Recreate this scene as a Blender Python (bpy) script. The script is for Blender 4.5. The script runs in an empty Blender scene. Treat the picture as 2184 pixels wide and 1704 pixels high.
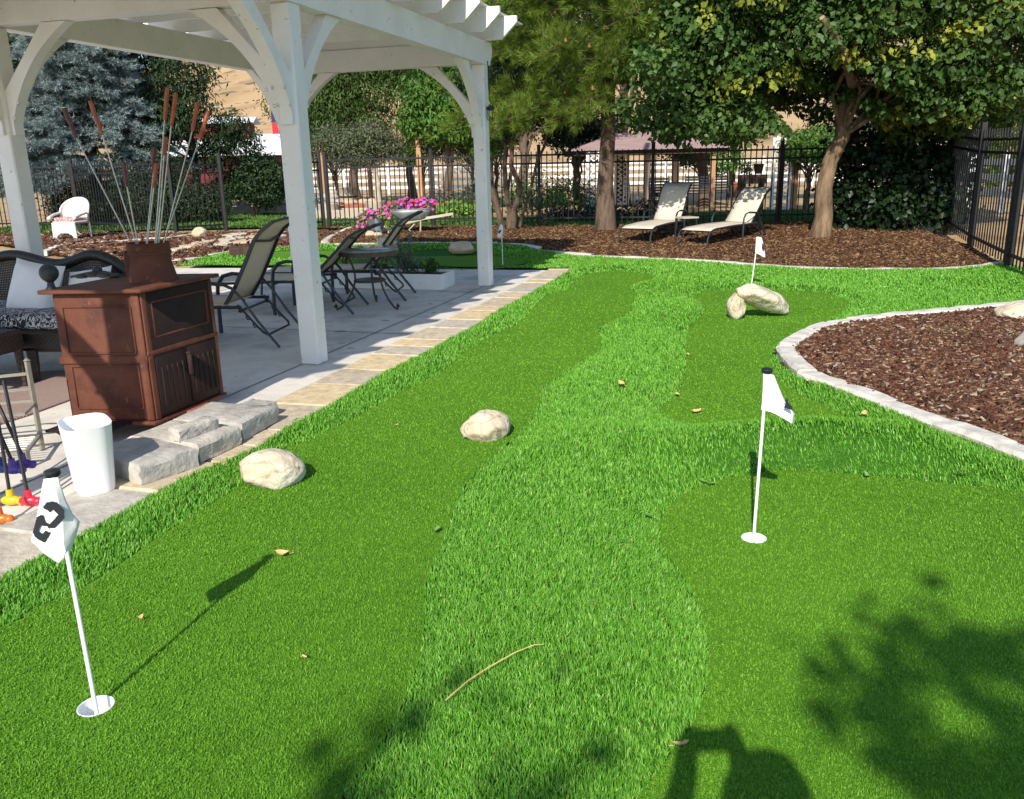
import bpy, bmesh, math, random
import numpy as np
from mathutils import Vector, Matrix
R=math.radians
random.seed(7); rng=np.random.default_rng(11)
S=bpy.context.scene; COL=S.collection
# ------------------------------------------------------------------ camera model
F,CX,CY,HC=1820.,1091.5,852.,1.58
_p,_r=R(15.5),R(1.3)
FW=np.array([0,math.cos(_p),-math.sin(_p)]); RT=np.array([1.,0,0]); D0=-np.cross(RT,FW)
RA=RT*math.cos(_r)+D0*math.sin(_r); DA=D0*math.cos(_r)-RT*math.sin(_r)
def ray(x,y): return FW+(x-CX)/F*RA+(y-CY)/F*DA
def sst(a,b,x):
    t=np.clip((np.asarray(x,float)-a)/(b-a),0,1); return t*t*(3-2*t)
def gz(y): return .15*sst(13.,17.5,y)
def G(x,y,z=None):
    d=ray(x,y); zz=0. if z is None else z
    for _ in range(12):
        t=(zz-HC)/d[2]; p=np.array([0,0,HC])+t*d
        if z is not None: break
        zz=float(gz(p[1]))
    return Vector(p)
def AT(x,y,Y):
    d=ray(x,y); return Vector(np.array([0,0,HC])+Y/d[1]*d)
cam=bpy.data.cameras.new('camera'); co=bpy.data.objects.new('camera',cam); COL.objects.link(co)
m=Matrix(((RA[0],-DA[0],-FW[0],0),(RA[1],-DA[1],-FW[1],0),(RA[2],-DA[2],-FW[2],HC),(0,0,0,1)))
co.matrix_world=m; cam.sensor_width=36; cam.lens=F/2183*36; cam.clip_start=.02; cam.clip_end=3000; S.camera=co
# ------------------------------------------------------------------ light
SAZ,SEL=R(14.3),R(36.)
LD=Vector((math.sin(SAZ)*math.cos(SEL),math.cos(SAZ)*math.cos(SEL),-math.sin(SEL)))
sl=bpy.data.lights.new('sun','SUN'); sl.energy=4.6; sl.angle=R(.53); sl.color=(1,.93,.82)
so=bpy.data.objects.new('sun',sl); so.rotation_euler=LD.to_track_quat('-Z','Y').to_euler(); COL.objects.link(so); so.location=(-3,-8,12)
W=bpy.data.worlds.new('World'); S.world=W; W.use_nodes=True
nt=W.node_tree; sk=nt.nodes.new('ShaderNodeTexSky'); sk.sky_type='NISHITA'; sk.sun_disc=False
sk.sun_elevation=SEL; sk.sun_rotation=R(194.3); sk.air_density=1.; sk.dust_density=.4; sk.ozone_density=2.6
bg=nt.nodes['Background']; nt.links.new(sk.outputs[0],bg.inputs[0]); bg.inputs[1].default_value=.145
S.view_settings.view_transform='Standard'; S.view_settings.look='None'; S.view_settings.exposure=.42; S.view_settings.gamma=1
S.cycles.max_bounces=6; S.cycles.transparent_max_bounces=4; S.cycles.diffuse_bounces=4
# ------------------------------------------------------------------ materials
def nodes(name):
    mt=bpy.data.materials.new(name); mt.use_nodes=True; t=mt.node_tree; b=t.nodes['Principled BSDF']; return mt,t,b
def N(t,k,**kw):
    n=t.nodes.new(k)
    for a,v in kw.items():
        if a.startswith('_'): n.inputs[a[1:].replace('_',' ')].default_value=v
        else: setattr(n,a,v)
    return n
def ramp(t,fac,cols):
    r=t.nodes.new('ShaderNodeValToRGB'); e=r.color_ramp.elements
    while len(e)<len(cols): e.new(.5)
    for i,(p,c) in enumerate(cols): e[i].position=p; e[i].color=(*c,1)
    if fac is not None: t.links.new(fac,r.inputs[0])
    return r
def mat(name,c1,c2=None,scale=6,rough=.7,bump=0,bscale=None,detail=5,spec=.3,stretch=(1,1,1),metal=0,c3=None,lo=.35,hi=.65,bdist=.01,speck=None):
    mt,t,b=nodes(name); L=t.links.new
    b.inputs['Roughness'].default_value=rough; b.inputs['Specular IOR Level'].default_value=spec; b.inputs['Metallic'].default_value=metal
    tc=N(t,'ShaderNodeTexCoord'); mp=N(t,'ShaderNodeMapping'); mp.inputs['Scale'].default_value=stretch; L(tc.outputs['Object'],mp.inputs[0])
    if c2 is None: b.inputs['Base Color'].default_value=(*c1,1); out=None
    else:
        n=N(t,'ShaderNodeTexNoise',_Scale=scale,_Detail=detail,_Roughness=.6); L(mp.outputs[0],n.inputs['Vector'])
        cs=[(lo,c1),(hi,c2)] if c3 is None else [(lo,c1),((lo+hi)/2,c2),(hi,c3)]
        out=ramp(t,n.outputs['Fac'],cs).outputs[0]
        if speck:
            n3=N(t,'ShaderNodeTexNoise',_Scale=speck[1],_Detail=2); L(tc.outputs['Object'],n3.inputs['Vector'])
            r3=ramp(t,n3.outputs['Fac'],[(speck[2],(0,0,0)),(speck[2]+.05,(1,1,1))])
            mx=N(t,'ShaderNodeMix',data_type='RGBA'); L(r3.outputs[0],mx.inputs[0]); L(out,mx.inputs[6]); mx.inputs[7].default_value=(*speck[0],1); out=mx.outputs[2]
        L(out,b.inputs['Base Color'])
    if bump:
        n2=N(t,'ShaderNodeTexNoise',_Scale=bscale or scale*4,_Detail=4); L(mp.outputs[0],n2.inputs['Vector'])
        bp=N(t,'ShaderNodeBump',_Strength=bump,_Distance=bdist); L(n2.outputs['Fac'],bp.inputs['Height']); L(bp.outputs[0],b.inputs['Normal'])
    return mt
def leafmat(name,cols,trans=.35,rough=.5,spec=.25,attr=False):
    """leaf / blade material: colour differs from leaf to leaf"""
    mt,t,b=nodes(name); L=t.links.new; out=t.nodes['Material Output']
    g=N(t,'ShaderNodeNewGeometry'); n=len(cols)
    r=ramp(t,g.outputs['Random Per Island'],[(i/(n-1),c) for i,c in enumerate(cols)]); c=r.outputs[0]
    if attr:
        a=N(t,'ShaderNodeAttribute',attribute_name='tint'); mx=N(t,'ShaderNodeMix',data_type='RGBA'); L(a.outputs['Fac'],mx.inputs[0]); L(c,mx.inputs[6]); mx.inputs[7].default_value=(*attr,1); c=mx.outputs[2]
    L(c,b.inputs['Base Color']); b.inputs['Roughness'].default_value=rough; b.inputs['Specular IOR Level'].default_value=spec
    if trans:
        tr=N(t,'ShaderNodeBsdfTranslucent'); L(c,tr.inputs[0]); ms=N(t,'ShaderNodeMixShader'); ms.inputs[0].default_value=trans
        L(b.outputs[0],ms.inputs[1]); L(tr.outputs[0],ms.inputs[2]); L(ms.outputs[0],out.inputs[0])
    return mt
def islandmat(name,cols,rough=.85,bump=0,bscale=40,spec=.2):
    mt=leafmat(name,cols,0,rough,spec)
    if bump:
        t=mt.node_tree; tc=N(t,'ShaderNodeTexCoord'); n=N(t,'ShaderNodeTexNoise',_Scale=bscale,_Detail=5); t.links.new(tc.outputs['Object'],n.inputs['Vector'])
        bp=N(t,'ShaderNodeBump',_Strength=bump,_Distance=.01); t.links.new(n.outputs['Fac'],bp.inputs['Height']); t.links.new(bp.outputs[0],t.nodes['Principled BSDF'].inputs['Normal'])
        # weathering over the island colour
        b=t.nodes['Principled BSDF']; src=b.inputs['Base Color'].links[0].from_socket
        n2=N(t,'ShaderNodeTexNoise',_Scale=bscale*.35,_Detail=6); t.links.new(tc.outputs['Object'],n2.inputs['Vector'])
        r=ramp(t,n2.outputs['Fac'],[(.3,(.72,.72,.72)),(.7,(1.12,1.12,1.12))]); mx=N(t,'ShaderNodeMix',data_type='RGBA',blend_type='MULTIPLY'); mx.inputs[0].default_value=1
        t.links.new(src,mx.inputs[6]); t.links.new(r.outputs[0],mx.inputs[7]); t.links.new(mx.outputs[2],b.inputs['Base Color'])
    return mt
M={}
M['white']=mat('white_painted_wood',(.83,.81,.76),(.76,.74,.70),3,.55,.25,14,stretch=(1,1,1),bdist=.004,speck=((.50,.46,.38),19,.70))
M['bolt']=mat('bolt_metal',(.75,.74,.7),(.55,.54,.5),30,.4,metal=.4)
M['concrete']=mat('concrete',(.47,.43,.37),(.68,.63,.56),1.6,.85,.4,110,c3=(.57,.52,.45),bdist=.003,detail=9,speck=((.33,.30,.26),5,.68))
M['paver']=islandmat('paver_stone',[(.40,.38,.36),(.62,.47,.27),(.44,.42,.39),(.64,.50,.30),(.60,.48,.31),(.42,.40,.38)],.9,.6,45)
M['block']=islandmat('rough_block',[(.42,.40,.36),(.52,.47,.40)],.95,.9,30)
M['kerb']=islandmat('kerb_block',[(.60,.55,.47),(.66,.61,.53),(.56,.52,.45)],.95,.6,28)
M['rock']=mat('boulder',(.50,.40,.27),(.62,.53,.39),5,.9,1.,9,c3=(.70,.64,.53),bdist=.035,detail=9,speck=((.36,.26,.16),14,.64))
def cracked(mt,sc=7,st=.5):
    t=mt.node_tree; b=t.nodes['Principled BSDF']; L=t.links.new; tc=N(t,'ShaderNodeTexCoord'); ns=N(t,'ShaderNodeTexNoise',_Scale=4,_Detail=4); L(tc.outputs['Object'],ns.inputs['Vector'])
    ad=N(t,'ShaderNodeMix',data_type='RGBA',blend_type='ADD'); ad.inputs[0].default_value=.25; L(tc.outputs['Object'],ad.inputs[6]); L(ns.outputs['Color'],ad.inputs[7])
    v=N(t,'ShaderNodeTexVoronoi',feature='DISTANCE_TO_EDGE',_Scale=sc); L(ad.outputs[2],v.inputs['Vector']); r=ramp(t,v.outputs['Distance'],[(0,(st,st*.92,st*.8)),(.035,(1,1,1))])
    src=b.inputs['Base Color'].links[0].from_socket; mx=N(t,'ShaderNodeMix',data_type='RGBA',blend_type='MULTIPLY'); mx.inputs[0].default_value=1; L(src,mx.inputs[6]); L(r.outputs[0],mx.inputs[7]); L(mx.outputs[2],b.inputs['Base Color'])
    old=b.inputs['Normal'].links[0].from_node; bp=N(t,'ShaderNodeBump',_Strength=.7,_Distance=.02); L(v.outputs['Distance'],bp.inputs['Height']); L(old.outputs[0],bp.inputs['Normal']); L(bp.outputs[0],b.inputs['Normal'])
cracked(M['rock'],5,.72)
M['rockbrown']=mat('boulder_brown',(.48,.34,.22),(.62,.47,.33),5,.9,.8,9,bdist=.02)
M['rockgrey']=mat('boulder_grey',(.34,.30,.26),(.50,.45,.40),6,.9,.9,12,bdist=.02)
M['rust']=mat('rusty_cast_iron',(.065,.020,.012),(.125,.038,.019),4,.72,.35,60,c3=(.09,.027,.015),spec=.35,bdist=.004,speck=((.15,.055,.028),22,.66))
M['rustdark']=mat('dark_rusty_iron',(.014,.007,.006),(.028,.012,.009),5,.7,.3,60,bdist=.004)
M['iron']=mat('dark_iron',(.018,.024,.024),(.03,.036,.034),12,.45,.2,60,spec=.4)
M['black']=mat('black_metal',(.005,.005,.006),(.010,.010,.011),8,.5,.15,50,spec=.45)
M['charcoal']=mat('charcoal_metal',(.018,.022,.027),(.028,.032,.037),8,.4,.1,60,spec=.5)
M['bronze']=mat('aged_bronze',(.055,.035,.024),(.10,.062,.04),14,.5,.2,60,spec=.45)
M['steel']=mat('steel_rod',(.55,.53,.48),(.42,.40,.36),30,.35,metal=.8)
M['fork']=mat('stained_handle',(.26,.055,.022),(.38,.10,.035),20,.5,spec=.4)
M['forkdark']=mat('dark_stained_handle',(.09,.025,.02),(.14,.035,.025),20,.5,spec=.4)
M['plastic']=mat('white_plastic',(.86,.86,.87),None,rough=.35,spec=.5)
M['cup']=mat('cup_plastic',(.80,.82,.82),None,rough=.4,spec=.4)
M['pole']=mat('white_pole',(.85,.84,.80),(.80,.79,.75),12,.4,spec=.4)
M['cloth']=mat('flag_cloth',(.84,.83,.79),(.78,.77,.74),9,.85,.15,220,bdist=.002)
M['ink']=mat('black_print',(.02,.022,.028),None,rough=.8)
M['blackknob']=mat('black_knob',(.012,.014,.018),None,rough=.35,spec=.5)
def weave(name,c1,c2,sc=90,rough=.8,tr=0):
    mt,t,b=nodes(name); L=t.links.new; tc=N(t,'ShaderNodeTexCoord')
    ck=N(t,'ShaderNodeTexChecker',_Scale=sc); ck.inputs[1].default_value=(*c1,1); ck.inputs[2].default_value=(*c2,1); L(tc.outputs['Object'],ck.inputs[0])
    b.inputs['Roughness'].default_value=rough
    n=N(t,'ShaderNodeTexNoise',_Scale=3,_Detail=4); L(tc.outputs['Object'],n.inputs['Vector'])
    r=ramp(t,n.outputs['Fac'],[(.3,(.85,.85,.85)),(.7,(1,1,1))]); mx=N(t,'ShaderNodeMix',data_type='RGBA',blend_type='MULTIPLY'); mx.inputs[0].default_value=1
    L(ck.outputs[0],mx.inputs[6]); L(r.outputs[0],mx.inputs[7]); L(mx.outputs[2],b.inputs['Base Color'])
    bp=N(t,'ShaderNodeBump',_Strength=.4,_Distance=.004); L(ck.outputs['Fac'],bp.inputs['Height']); L(bp.outputs[0],b.inputs['Normal'])
    return mt
M['slingtan']=weave('tan_sling_fabric',(.70,.58,.42),(.62,.51,.36),120)
M['slingcream']=weave('cream_sling_fabric',(.72,.63,.50),(.64,.56,.44),120)
M['wicker']=weave('black_wicker',(.03,.024,.02),(.008,.007,.006),52,.45)
M['wickerbrown']=weave('brown_wicker',(.06,.03,.022),(.02,.011,.009),52,.5)
M['wickerwhite']=weave('white_wicker',(.80,.74,.68),(.60,.55,.50),50,.6)
M['pillow']=mat('white_pillow_cloth',(.74,.73,.73),(.66,.65,.66),5,.9,.3,160,bdist=.003)
def blotch(name,c1,c2,c3,sc):
    mt,t,b=nodes(name); L=t.links.new; tc=N(t,'ShaderNodeTexCoord'); n=N(t,'ShaderNodeTexNoise',_Scale=sc,_Detail=1.5,_Distortion=2.2); L(tc.outputs['Object'],n.inputs['Vector'])
    r=ramp(t,n.outputs['Fac'],[(0,c1),(.44,c1),(.47,c2),(.53,c2),(.56,c3),(1,c3)]); L(r.outputs[0],b.inputs['Base Color']); b.inputs['Roughness'].default_value=.9; return mt
M['damask']=blotch('black_white_damask',(.015,.015,.018),(.55,.54,.54),(.015,.015,.018),16)
M['floral']=blotch('red_floral_cloth',(.06,.05,.08),(.7,.62,.6),(.50,.09,.06),13)
def wave(name,c1,c2,sc,axis='X',rough=.9):
    mt,t,b=nodes(name); L=t.links.new; tc=N(t,'ShaderNodeTexCoord'); w=N(t,'ShaderNodeTexWave',bands_direction=axis,_Scale=sc,_Distortion=1.2,_Detail=2,_Detail_Scale=3.); L(tc.outputs['Object'],w.inputs[0])
    r=ramp(t,w.outputs['Fac'],[(.2,c1),(.8,c2)]); L(r.outputs[0],b.inputs['Base Color']); b.inputs['Roughness'].default_value=rough
    bp=N(t,'ShaderNodeBump',_Strength=.6,_Distance=.01); L(w.outputs['Fac'],bp.inputs['Height']); L(bp.outputs[0],b.inputs['Normal']); return mt
M['rug']=wave('braided_rug',(.20,.12,.10),(.42,.31,.27),14,'Y')
M['bark']=mat('bark',(.055,.037,.027),(.15,.105,.075),7,.95,1,11,stretch=(1,1,.25),c3=(.10,.07,.05),bdist=.04)
M['barklit']=mat('pale_bark',(.09,.06,.036),(.26,.175,.105),9,.95,1,13,stretch=(1,1,.25),bdist=.04)
M['wood']=mat('weathered_wood',(.36,.24,.15),(.50,.35,.23),4,.8,.4,12,stretch=(1,1,.2))
M['woodgrey']=mat('grey_weathered_wood',(.40,.33,.25),(.52,.44,.34),4,.85,.4,14,stretch=(.2,1,1))
M['woodlog']=mat('cedar_post',(.40,.21,.11),(.56,.33,.19),3,.8,.4,12,stretch=(1,1,.15))
M['darkwood']=mat('dark_timber',(.045,.030,.022),(.09,.055,.036),5,.8,.4,12,stretch=(1,1,.2))
M['brick']=mat('red_brick',(.30,.10,.06),(.38,.14,.09),9,.9,.6,50)
M['galv']=mat('galvanised_tub',(.20,.23,.23),(.34,.37,.36),5,.5,.1,30,metal=.35,spec=.4)
M['greypot']=mat('grey_pot',(.16,.16,.17),(.22,.22,.23),6,.6)
M['glassgrey']=mat('mottled_table_top',(.16,.18,.16),(.26,.29,.26),14,.15,spec=.6)
M['vinyl']=mat('white_vinyl',(.80,.79,.77),(.74,.73,.71),2,.5)
M['roofgrey']=mat('pinkish_roof',(.30,.20,.19),(.40,.28,.26),2,.8,.2,8,stretch=(1,6,1))
M['roofwhite']=mat('white_metal_roof',(.78,.78,.78),(.70,.70,.70),1,.4,spec=.5)
M['barn']=mat('barn_red',(.10,.018,.018),(.14,.028,.026),2,.8,.3,10,stretch=(6,6,.3))
M['soil']=mat('soil',(.07,.045,.03),(.12,.08,.05),20,.95,.6,60)
M['leafgreen']=leafmat('garden_leaf',[(.03,.085,.016),(.055,.14,.025),(.09,.19,.04)])
M['sage']=leafmat('sage_leaf',[(.09,.12,.09),(.15,.19,.14),(.2,.24,.17)])
M['limeleaf']=leafmat('lime_leaf',[(.10,.24,.03),(.17,.33,.045),(.23,.38,.06)])
M['pinkpetal']=leafmat('pink_petal',[(.62,.06,.38),(.78,.14,.52),(.70,.08,.44)],.3)
M['mixpetal']=leafmat('mixed_petal',[(.30,.08,.52),(.62,.04,.26),(.70,.05,.05),(.5,.13,.6),(.72,.12,.42),(.66,.06,.10)],.3)
M['rosepetal']=leafmat('rose_petal',[(.75,.25,.28),(.78,.4,.42)],.3)
for n_,c in (('purple',(.07,.03,.26)),('blue',(.02,.06,.24)),('yellow',(.70,.42,.01)),('red',(.68,.02,.05)),('orange',(.66,.14,.01))): M['p_'+n_]=mat(n_+'_plastic',c,None,rough=.35,spec=.5)
M['rackmetal']=mat('champagne_metal',(.30,.27,.21),(.38,.34,.27),20,.4,metal=.5)
M['skin']=mat('skin',(.55,.33,.24),(.6,.37,.27),20,.6); M['shirt']=mat('blue_shirt',(.08,.12,.25),(.1,.15,.3),9,.9); M['jeans']=mat('jeans',(.05,.07,.13),(.07,.1,.17),30,.9); M['hair']=mat('brown_hair',(.06,.035,.02),(.1,.06,.03),40,.6)
# ------------------------------------------------------------------ mesh helpers
class MB:
    def __init__(s): s.v=[]; s.f=[]
    def add(s,vs,fs):
        o=len(s.v); s.v+= [tuple(v) for v in vs]; s.f+=[tuple(i+o for i in f) for f in fs]; return s
    def box(s,c,d,rz=0,b=.004,mat=None,tilt=None):
        """chamfered box, centre c, full size d"""
        hx,hy,hz=[q/2 for q in d]; b=min(b,hx*.45,hy*.45,hz*.45); V=[];idx={}
        for sx in (-1,1):
            for sy in (-1,1):
                for sz in (-1,1):
                    for ax in range(3):
                        p=[sx*(hx-b),sy*(hy-b),sz*(hz-b)]; p[ax]=(sx*hx,sy*hy,sz*hz)[ax]
                        idx[(sx,sy,sz,ax)]=len(V); V.append(p)
        Fs=[]; q=lambda *a: idx[a]
        for sg in (-1,1):
            Fs.append([q(sg,-1,-1,0),q(sg,1,-1,0),q(sg,1,1,0),q(sg,-1,1,0)][::sg])
            Fs.append([q(-1,sg,-1,1),q(-1,sg,1,1),q(1,sg,1,1),q(1,sg,-1,1)][::sg])
            Fs.append([q(-1,-1,sg,2),q(1,-1,sg,2),q(1,1,sg,2),q(-1,1,sg,2)][::sg])
        for a in (-1,1):
            for c2 in (-1,1):
                Fs.append([q(a,c2,-1,0),q(a,c2,-1,1),q(a,c2,1,1),q(a,c2,1,0)])
                Fs.append([q(a,-1,c2,0),q(a,-1,c2,2),q(a,1,c2,2),q(a,1,c2,0)])
                Fs.append([q(-1,a,c2,1),q(-1,a,c2,2),q(1,a,c2,2),q(1,a,c2,1)])
                for e in (-1,1): Fs.append([q(a,c2,e,0),q(a,c2,e,1),q(a,c2,e,2)])
        mt=Matrix.Rotation(rz,3,'Z')
        if tilt is not None: mt=tilt
        return s.add([mt@Vector(p)+Vector(c) for p in V],Fs)
    def tube(s,pts,r,n=8,cap=True,rect=None):
        pts=[Vector(p) for p in pts]; k=len(pts); rs=r if hasattr(r,'__len__') else [r]*k
        up=None; V=[]
        for i,p in enumerate(pts):
            t=(pts[min(i+1,k-1)]-pts[max(i-1,0)]).normalized()
            if up is None: up=t.orthogonal().normalized() if abs(t.z)>.9 else Vector((0,0,1))
            u=(up-t*up.dot(t)); u=u.normalized() if u.length>1e-4 else t.orthogonal().normalized(); w=t.cross(u); up=u
            for j in range(n):
                a=2*math.pi*(j+.5)/n
                if rect: V.append(p+w*(rect[0]*(1 if math.cos(a)>0 else -1)*.5)+u*(rect[1]*(1 if math.sin(a)>0 else -1)*.5))
                else: V.append(p+(w*math.cos(a)+u*math.sin(a))*rs[i])
        Fs=[(i*n+j,i*n+(j+1)%n,(i+1)*n+(j+1)%n,(i+1)*n+j) for i in range(k-1) for j in range(n)]
        if cap: Fs+=[tuple(range(n))[::-1],tuple((k-1)*n+j for j in range(n))]
        return s.add(V,Fs)
    def lathe(s,prof,n=24,c=(0,0,0),cap=(True,True),sq=0,sx=1,sy=1):
        V=[]
        for (r,z) in prof:
            for j in range(n):
                a=2*math.pi*j/n; ca,sa=math.cos(a),math.sin(a)
                if sq: k=(abs(ca)**sq+abs(sa)**sq)**(-1/sq)
                else: k=1
                V.append((c[0]+r*k*ca*sx,c[1]+r*k*sa*sy,c[2]+z))
        k=len(prof); Fs=[(i*n+j,i*n+(j+1)%n,(i+1)*n+(j+1)%n,(i+1)*n+j) for i in range(k-1) for j in range(n)]
        if cap[0]: Fs.append(tuple(range(n))[::-1])
        if cap[1]: Fs.append(tuple((k-1)*n+j for j in range(n)))
        return s.add(V,Fs)
    def ball(s,c,r,n=14,sc=(1,1,1)):
        k=n//2; return s.lathe([(r*math.sin(math.pi*(i+.02)/(k+.04)),-r*sc[2]*math.cos(math.pi*(i+.02)/(k+.04))) for i in range(k+1)],n,c,sx=sc[0],sy=sc[1])
    def prism(s,poly,h,mtx=None):
        """poly in local XY extruded along local Z 0..h then transformed"""
        n=len(poly); V=[Vector((x,y,0)) for x,y in poly]+[Vector((x,y,h)) for x,y in poly]
        if mtx is not None: V=[mtx@v for v in V]
        return s.add(V,[tuple(range(n))[::-1],tuple(range(n,2*n))]+[(i,(i+1)%n,n+(i+1)%n,n+i) for i in range(n)])
    def build(s,name,mt,parent=None,smooth=True,ang=40,fix=False):
        me=bpy.data.meshes.new(name); me.from_pydata(s.v,[],s.f); me.materials.append(M[mt] if isinstance(mt,str) else mt)
        if fix:
            bm=bmesh.new(); bm.from_mesh(me); bmesh.ops.recalc_face_normals(bm,faces=bm.faces); bm.to_mesh(me); bm.free()
        if smooth: me.shade_smooth(); me.set_sharp_from_angle(angle=R(ang))
        o=bpy.data.objects.new(name,me); COL.objects.link(o)
        if parent is not None: o.parent=parent
        return o
def fan(name,V,faces,mt,parent=None,tint=None,smooth=False):
    """V: (n,k,3) repeated little pieces, faces: index template"""
    n,k,_=V.shape; me=bpy.data.meshes.new(name); me.vertices.add(n*k); me.vertices.foreach_set('co',V.reshape(-1).astype(np.float32))
    base=(np.arange(n)*k)[:,None]; loops=[];starts=[];tot=0
    T=[np.array(f) for f in faces]; per=np.concatenate(T); L=(base+per[None]).reshape(-1)
    ln=np.array([len(f) for f in faces]); st=np.concatenate([[0],np.cumsum(ln)[:-1]]); ST=(np.arange(n)[:,None]*len(per)+st[None]).reshape(-1)
    me.loops.add(len(L)); me.loops.foreach_set('vertex_index',L.astype(np.int32)); me.polygons.add(len(ST)); me.polygons.foreach_set('loop_start',ST.astype(np.int32))
    me.update(calc_edges=True); me.validate()
    if tint is not None:
        at=me.attributes.new('tint','FLOAT','POINT'); at.data.foreach_set('value',np.repeat(tint,k).astype(np.float32))
    me.materials.append(M[mt] if isinstance(mt,str) else mt)
    if smooth: me.shade_smooth()
    o=bpy.data.objects.new(name,me); COL.objects.link(o)
    if parent is not None: o.parent=parent
    return o
def tag(o,label=None,cat=None,group=None,kind=None):
    if label: o['label']=label
    if cat: o['category']=cat
    if group: o['group']=group
    if kind: o['kind']=kind
    return o
def thing(name,label,cat,loc=(0,0,0),rz=0,group=None):
    o=bpy.data.objects.new(name,None); o.empty_display_size=.1; COL.objects.link(o); o.location=loc; o.rotation_euler=(0,0,rz); return tag(o,label,cat,group)
def inpoly(P,poly):
    x,y=P[:,0],P[:,1]; c=np.zeros(len(P),bool); n=len(poly)
    for i in range(n):
        x1,y1=poly[i]; x2,y2=poly[i-1]
        if y1==y2: continue
        c^=((y1>y)!=(y2>y))&(x<(x2-x1)*(y-y1)/(y2-y1)+x1)
    return c
def pdist(P,poly,closed=True):
    d=np.full(len(P),1e9); n=len(poly)
    for i in range(0 if closed else 1,n):
        a=np.array(poly[i-1]); b=np.array(poly[i]); ab=b-a; t=np.clip(((P-a)@ab)/max(ab@ab,1e-9),0,1)
        d=np.minimum(d,np.hypot(*(P-(a+t[:,None]*ab)).T))
    return d
def smoothpoly(pts,closed=True,sub=4):
    n=len(pts); out=[]; p=[np.array(q[:2],float) for q in pts]
    for i in range(n if closed else n-1):
        g=lambda k: p[k%n] if closed else p[min(max(k,0),n-1)]
        a,b,c,d=g(i-1),g(i),g(i+1),g(i+2)
        for k in range(sub):
            t=k/sub; out.append(tuple(.5*((2*b)+(c-a)*t+(2*a-5*b+4*c-d)*t*t+(3*b-a-3*c+d)*t**3)))
    if not closed: out.append(tuple(p[-1]))
    return out
def gp(L): return [tuple(G(x,y)[:2]) for x,y in L]
def vnoise(P,s,seed=0):
    """cheap smooth noise from a few sines"""
    r=np.random.default_rng(seed); o=np.zeros(len(P))
    for k in range(6):
        w=r.normal(size=P.shape[1])*s*(1.6**(k%3)); o+=np.sin(P@w+r.uniform(0,6.28))/(1+k%3)
    return o/4
def sheet(name,poly,z,mt,kind='structure',thick=0,holes=()):
    bm=bmesh.new(); vs=[bm.verts.new((x,y,z)) for x,y in poly]; es=[bm.edges.new((vs[i-1],vs[i])) for i in range(len(vs))]
    for hl in holes:
        vs=[bm.verts.new((x,y,z)) for x,y in hl]; es+=[bm.edges.new((vs[i-1],vs[i])) for i in range(len(vs))]
    bmesh.ops.triangle_fill(bm,use_beauty=True,edges=es,use_dissolve=False)
    for f in bm.faces:
        if f.normal.z<0: f.normal_flip()
    if thick:
        r=bmesh.ops.extrude_face_region(bm,geom=bm.faces[:]); 
        for e in r['geom']:
            if isinstance(e,bmesh.types.BMVert): e.co.z+=thick
        bmesh.ops.recalc_face_normals(bm,faces=bm.faces)
    me=bpy.data.meshes.new(name); bm.to_mesh(me); bm.free(); me.materials.append(M[mt] if isinstance(mt,str) else mt)
    o=bpy.data.objects.new(name,me); COL.objects.link(o)
    if kind: o['kind']=kind
    return o
def gridsheet(name,poly,cell,zf,mt,kind='structure',excl=()):
    P=np.array(poly); x0,y0=P.min(0)-cell; x1,y1=P.max(0)+cell
    xs=np.arange(x0,x1,cell); ys=np.arange(y0,y1,cell); X,Y=np.meshgrid(xs,ys,indexing='ij'); pts=np.stack([X.ravel(),Y.ravel()],1)
    cx=(X[:-1,:-1]+cell/2).ravel(); cy=(Y[:-1,:-1]+cell/2).ravel(); keep=inpoly(np.stack([cx,cy],1),poly)
    for (ex,ey,er) in excl: keep&=np.hypot(cx-ex,cy-ey)>er
    ny=len(ys); I,J=np.meshgrid(np.arange(len(xs)-1),np.arange(ny-1),indexing='ij'); a=(I*ny+J).ravel()[keep]
    faces=np.stack([a,a+ny,a+ny+1,a+1],1); used=np.unique(faces); mp=np.full(len(pts),-1); mp[used]=np.arange(len(used)); pts=pts[used]
    z=zf(pts); me=bpy.data.meshes.new(name); me.from_pydata(np.column_stack([pts,z]).tolist(),[],mp[faces].tolist()); me.materials.append(M[mt] if isinstance(mt,str) else mt); me.shade_smooth()
    o=bpy.data.objects.new(name,me); COL.objects.link(o)
    if kind: o['kind']=kind
    return o
# ================================================================== SETTING
gA=gp([(1228,595),(1255,584),(1307,578),(1353,581),(1396,590),(1380,600),(1344,610),(1355,626),(1350,647),(1335,672),(1281,699),(1281,723),(1277,748),(1225,782),(1185,809),(1154,830),(1151,855),(1142,876),(1127,904),(1081,947),(1010,1010),(975,1070),(960,1110),(947,1153),(924,1201),(907,1250),(905,1314),(900,1379),(876,1460),(844,1531),(805,1596),(753,1664),(727,1704)])
gA+=[(-.55,1.5),(-.75,.9),(-1.3,.5),(-2.2,.6),(-2.7,1.4),(-2.45,2.3)]
gA+=gp([(0,1340),(64,1304),(160,1263),(224,1227),(320,1160),(384,1118),(461,1070),(525,1029),(590,968),(667,936),(740,900),(820,858),(870,830),(910,814),(944,794),(971,769),(999,742),(1048,717),(1106,690),(1130,665),(1148,644),(1170,629),(1203,620),(1219,607)])
gB=gp([(1476,633),(1517,621),(1607,619),(1704,621),(1774,629),(1801,641),(1808,656),(1789,672),(1754,691),(1704,711),(1669,727),(1645,745),(1643,768),(1658,806),(1705,842),(1754,862),(1801,889),(1822,906),(1810,913),(1723,914),(1568,914),(1490,911),(1436,897),(1405,874),(1432,850),(1459,808),(1463,757),(1467,703),(1502,664),(1490,645)])
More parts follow.
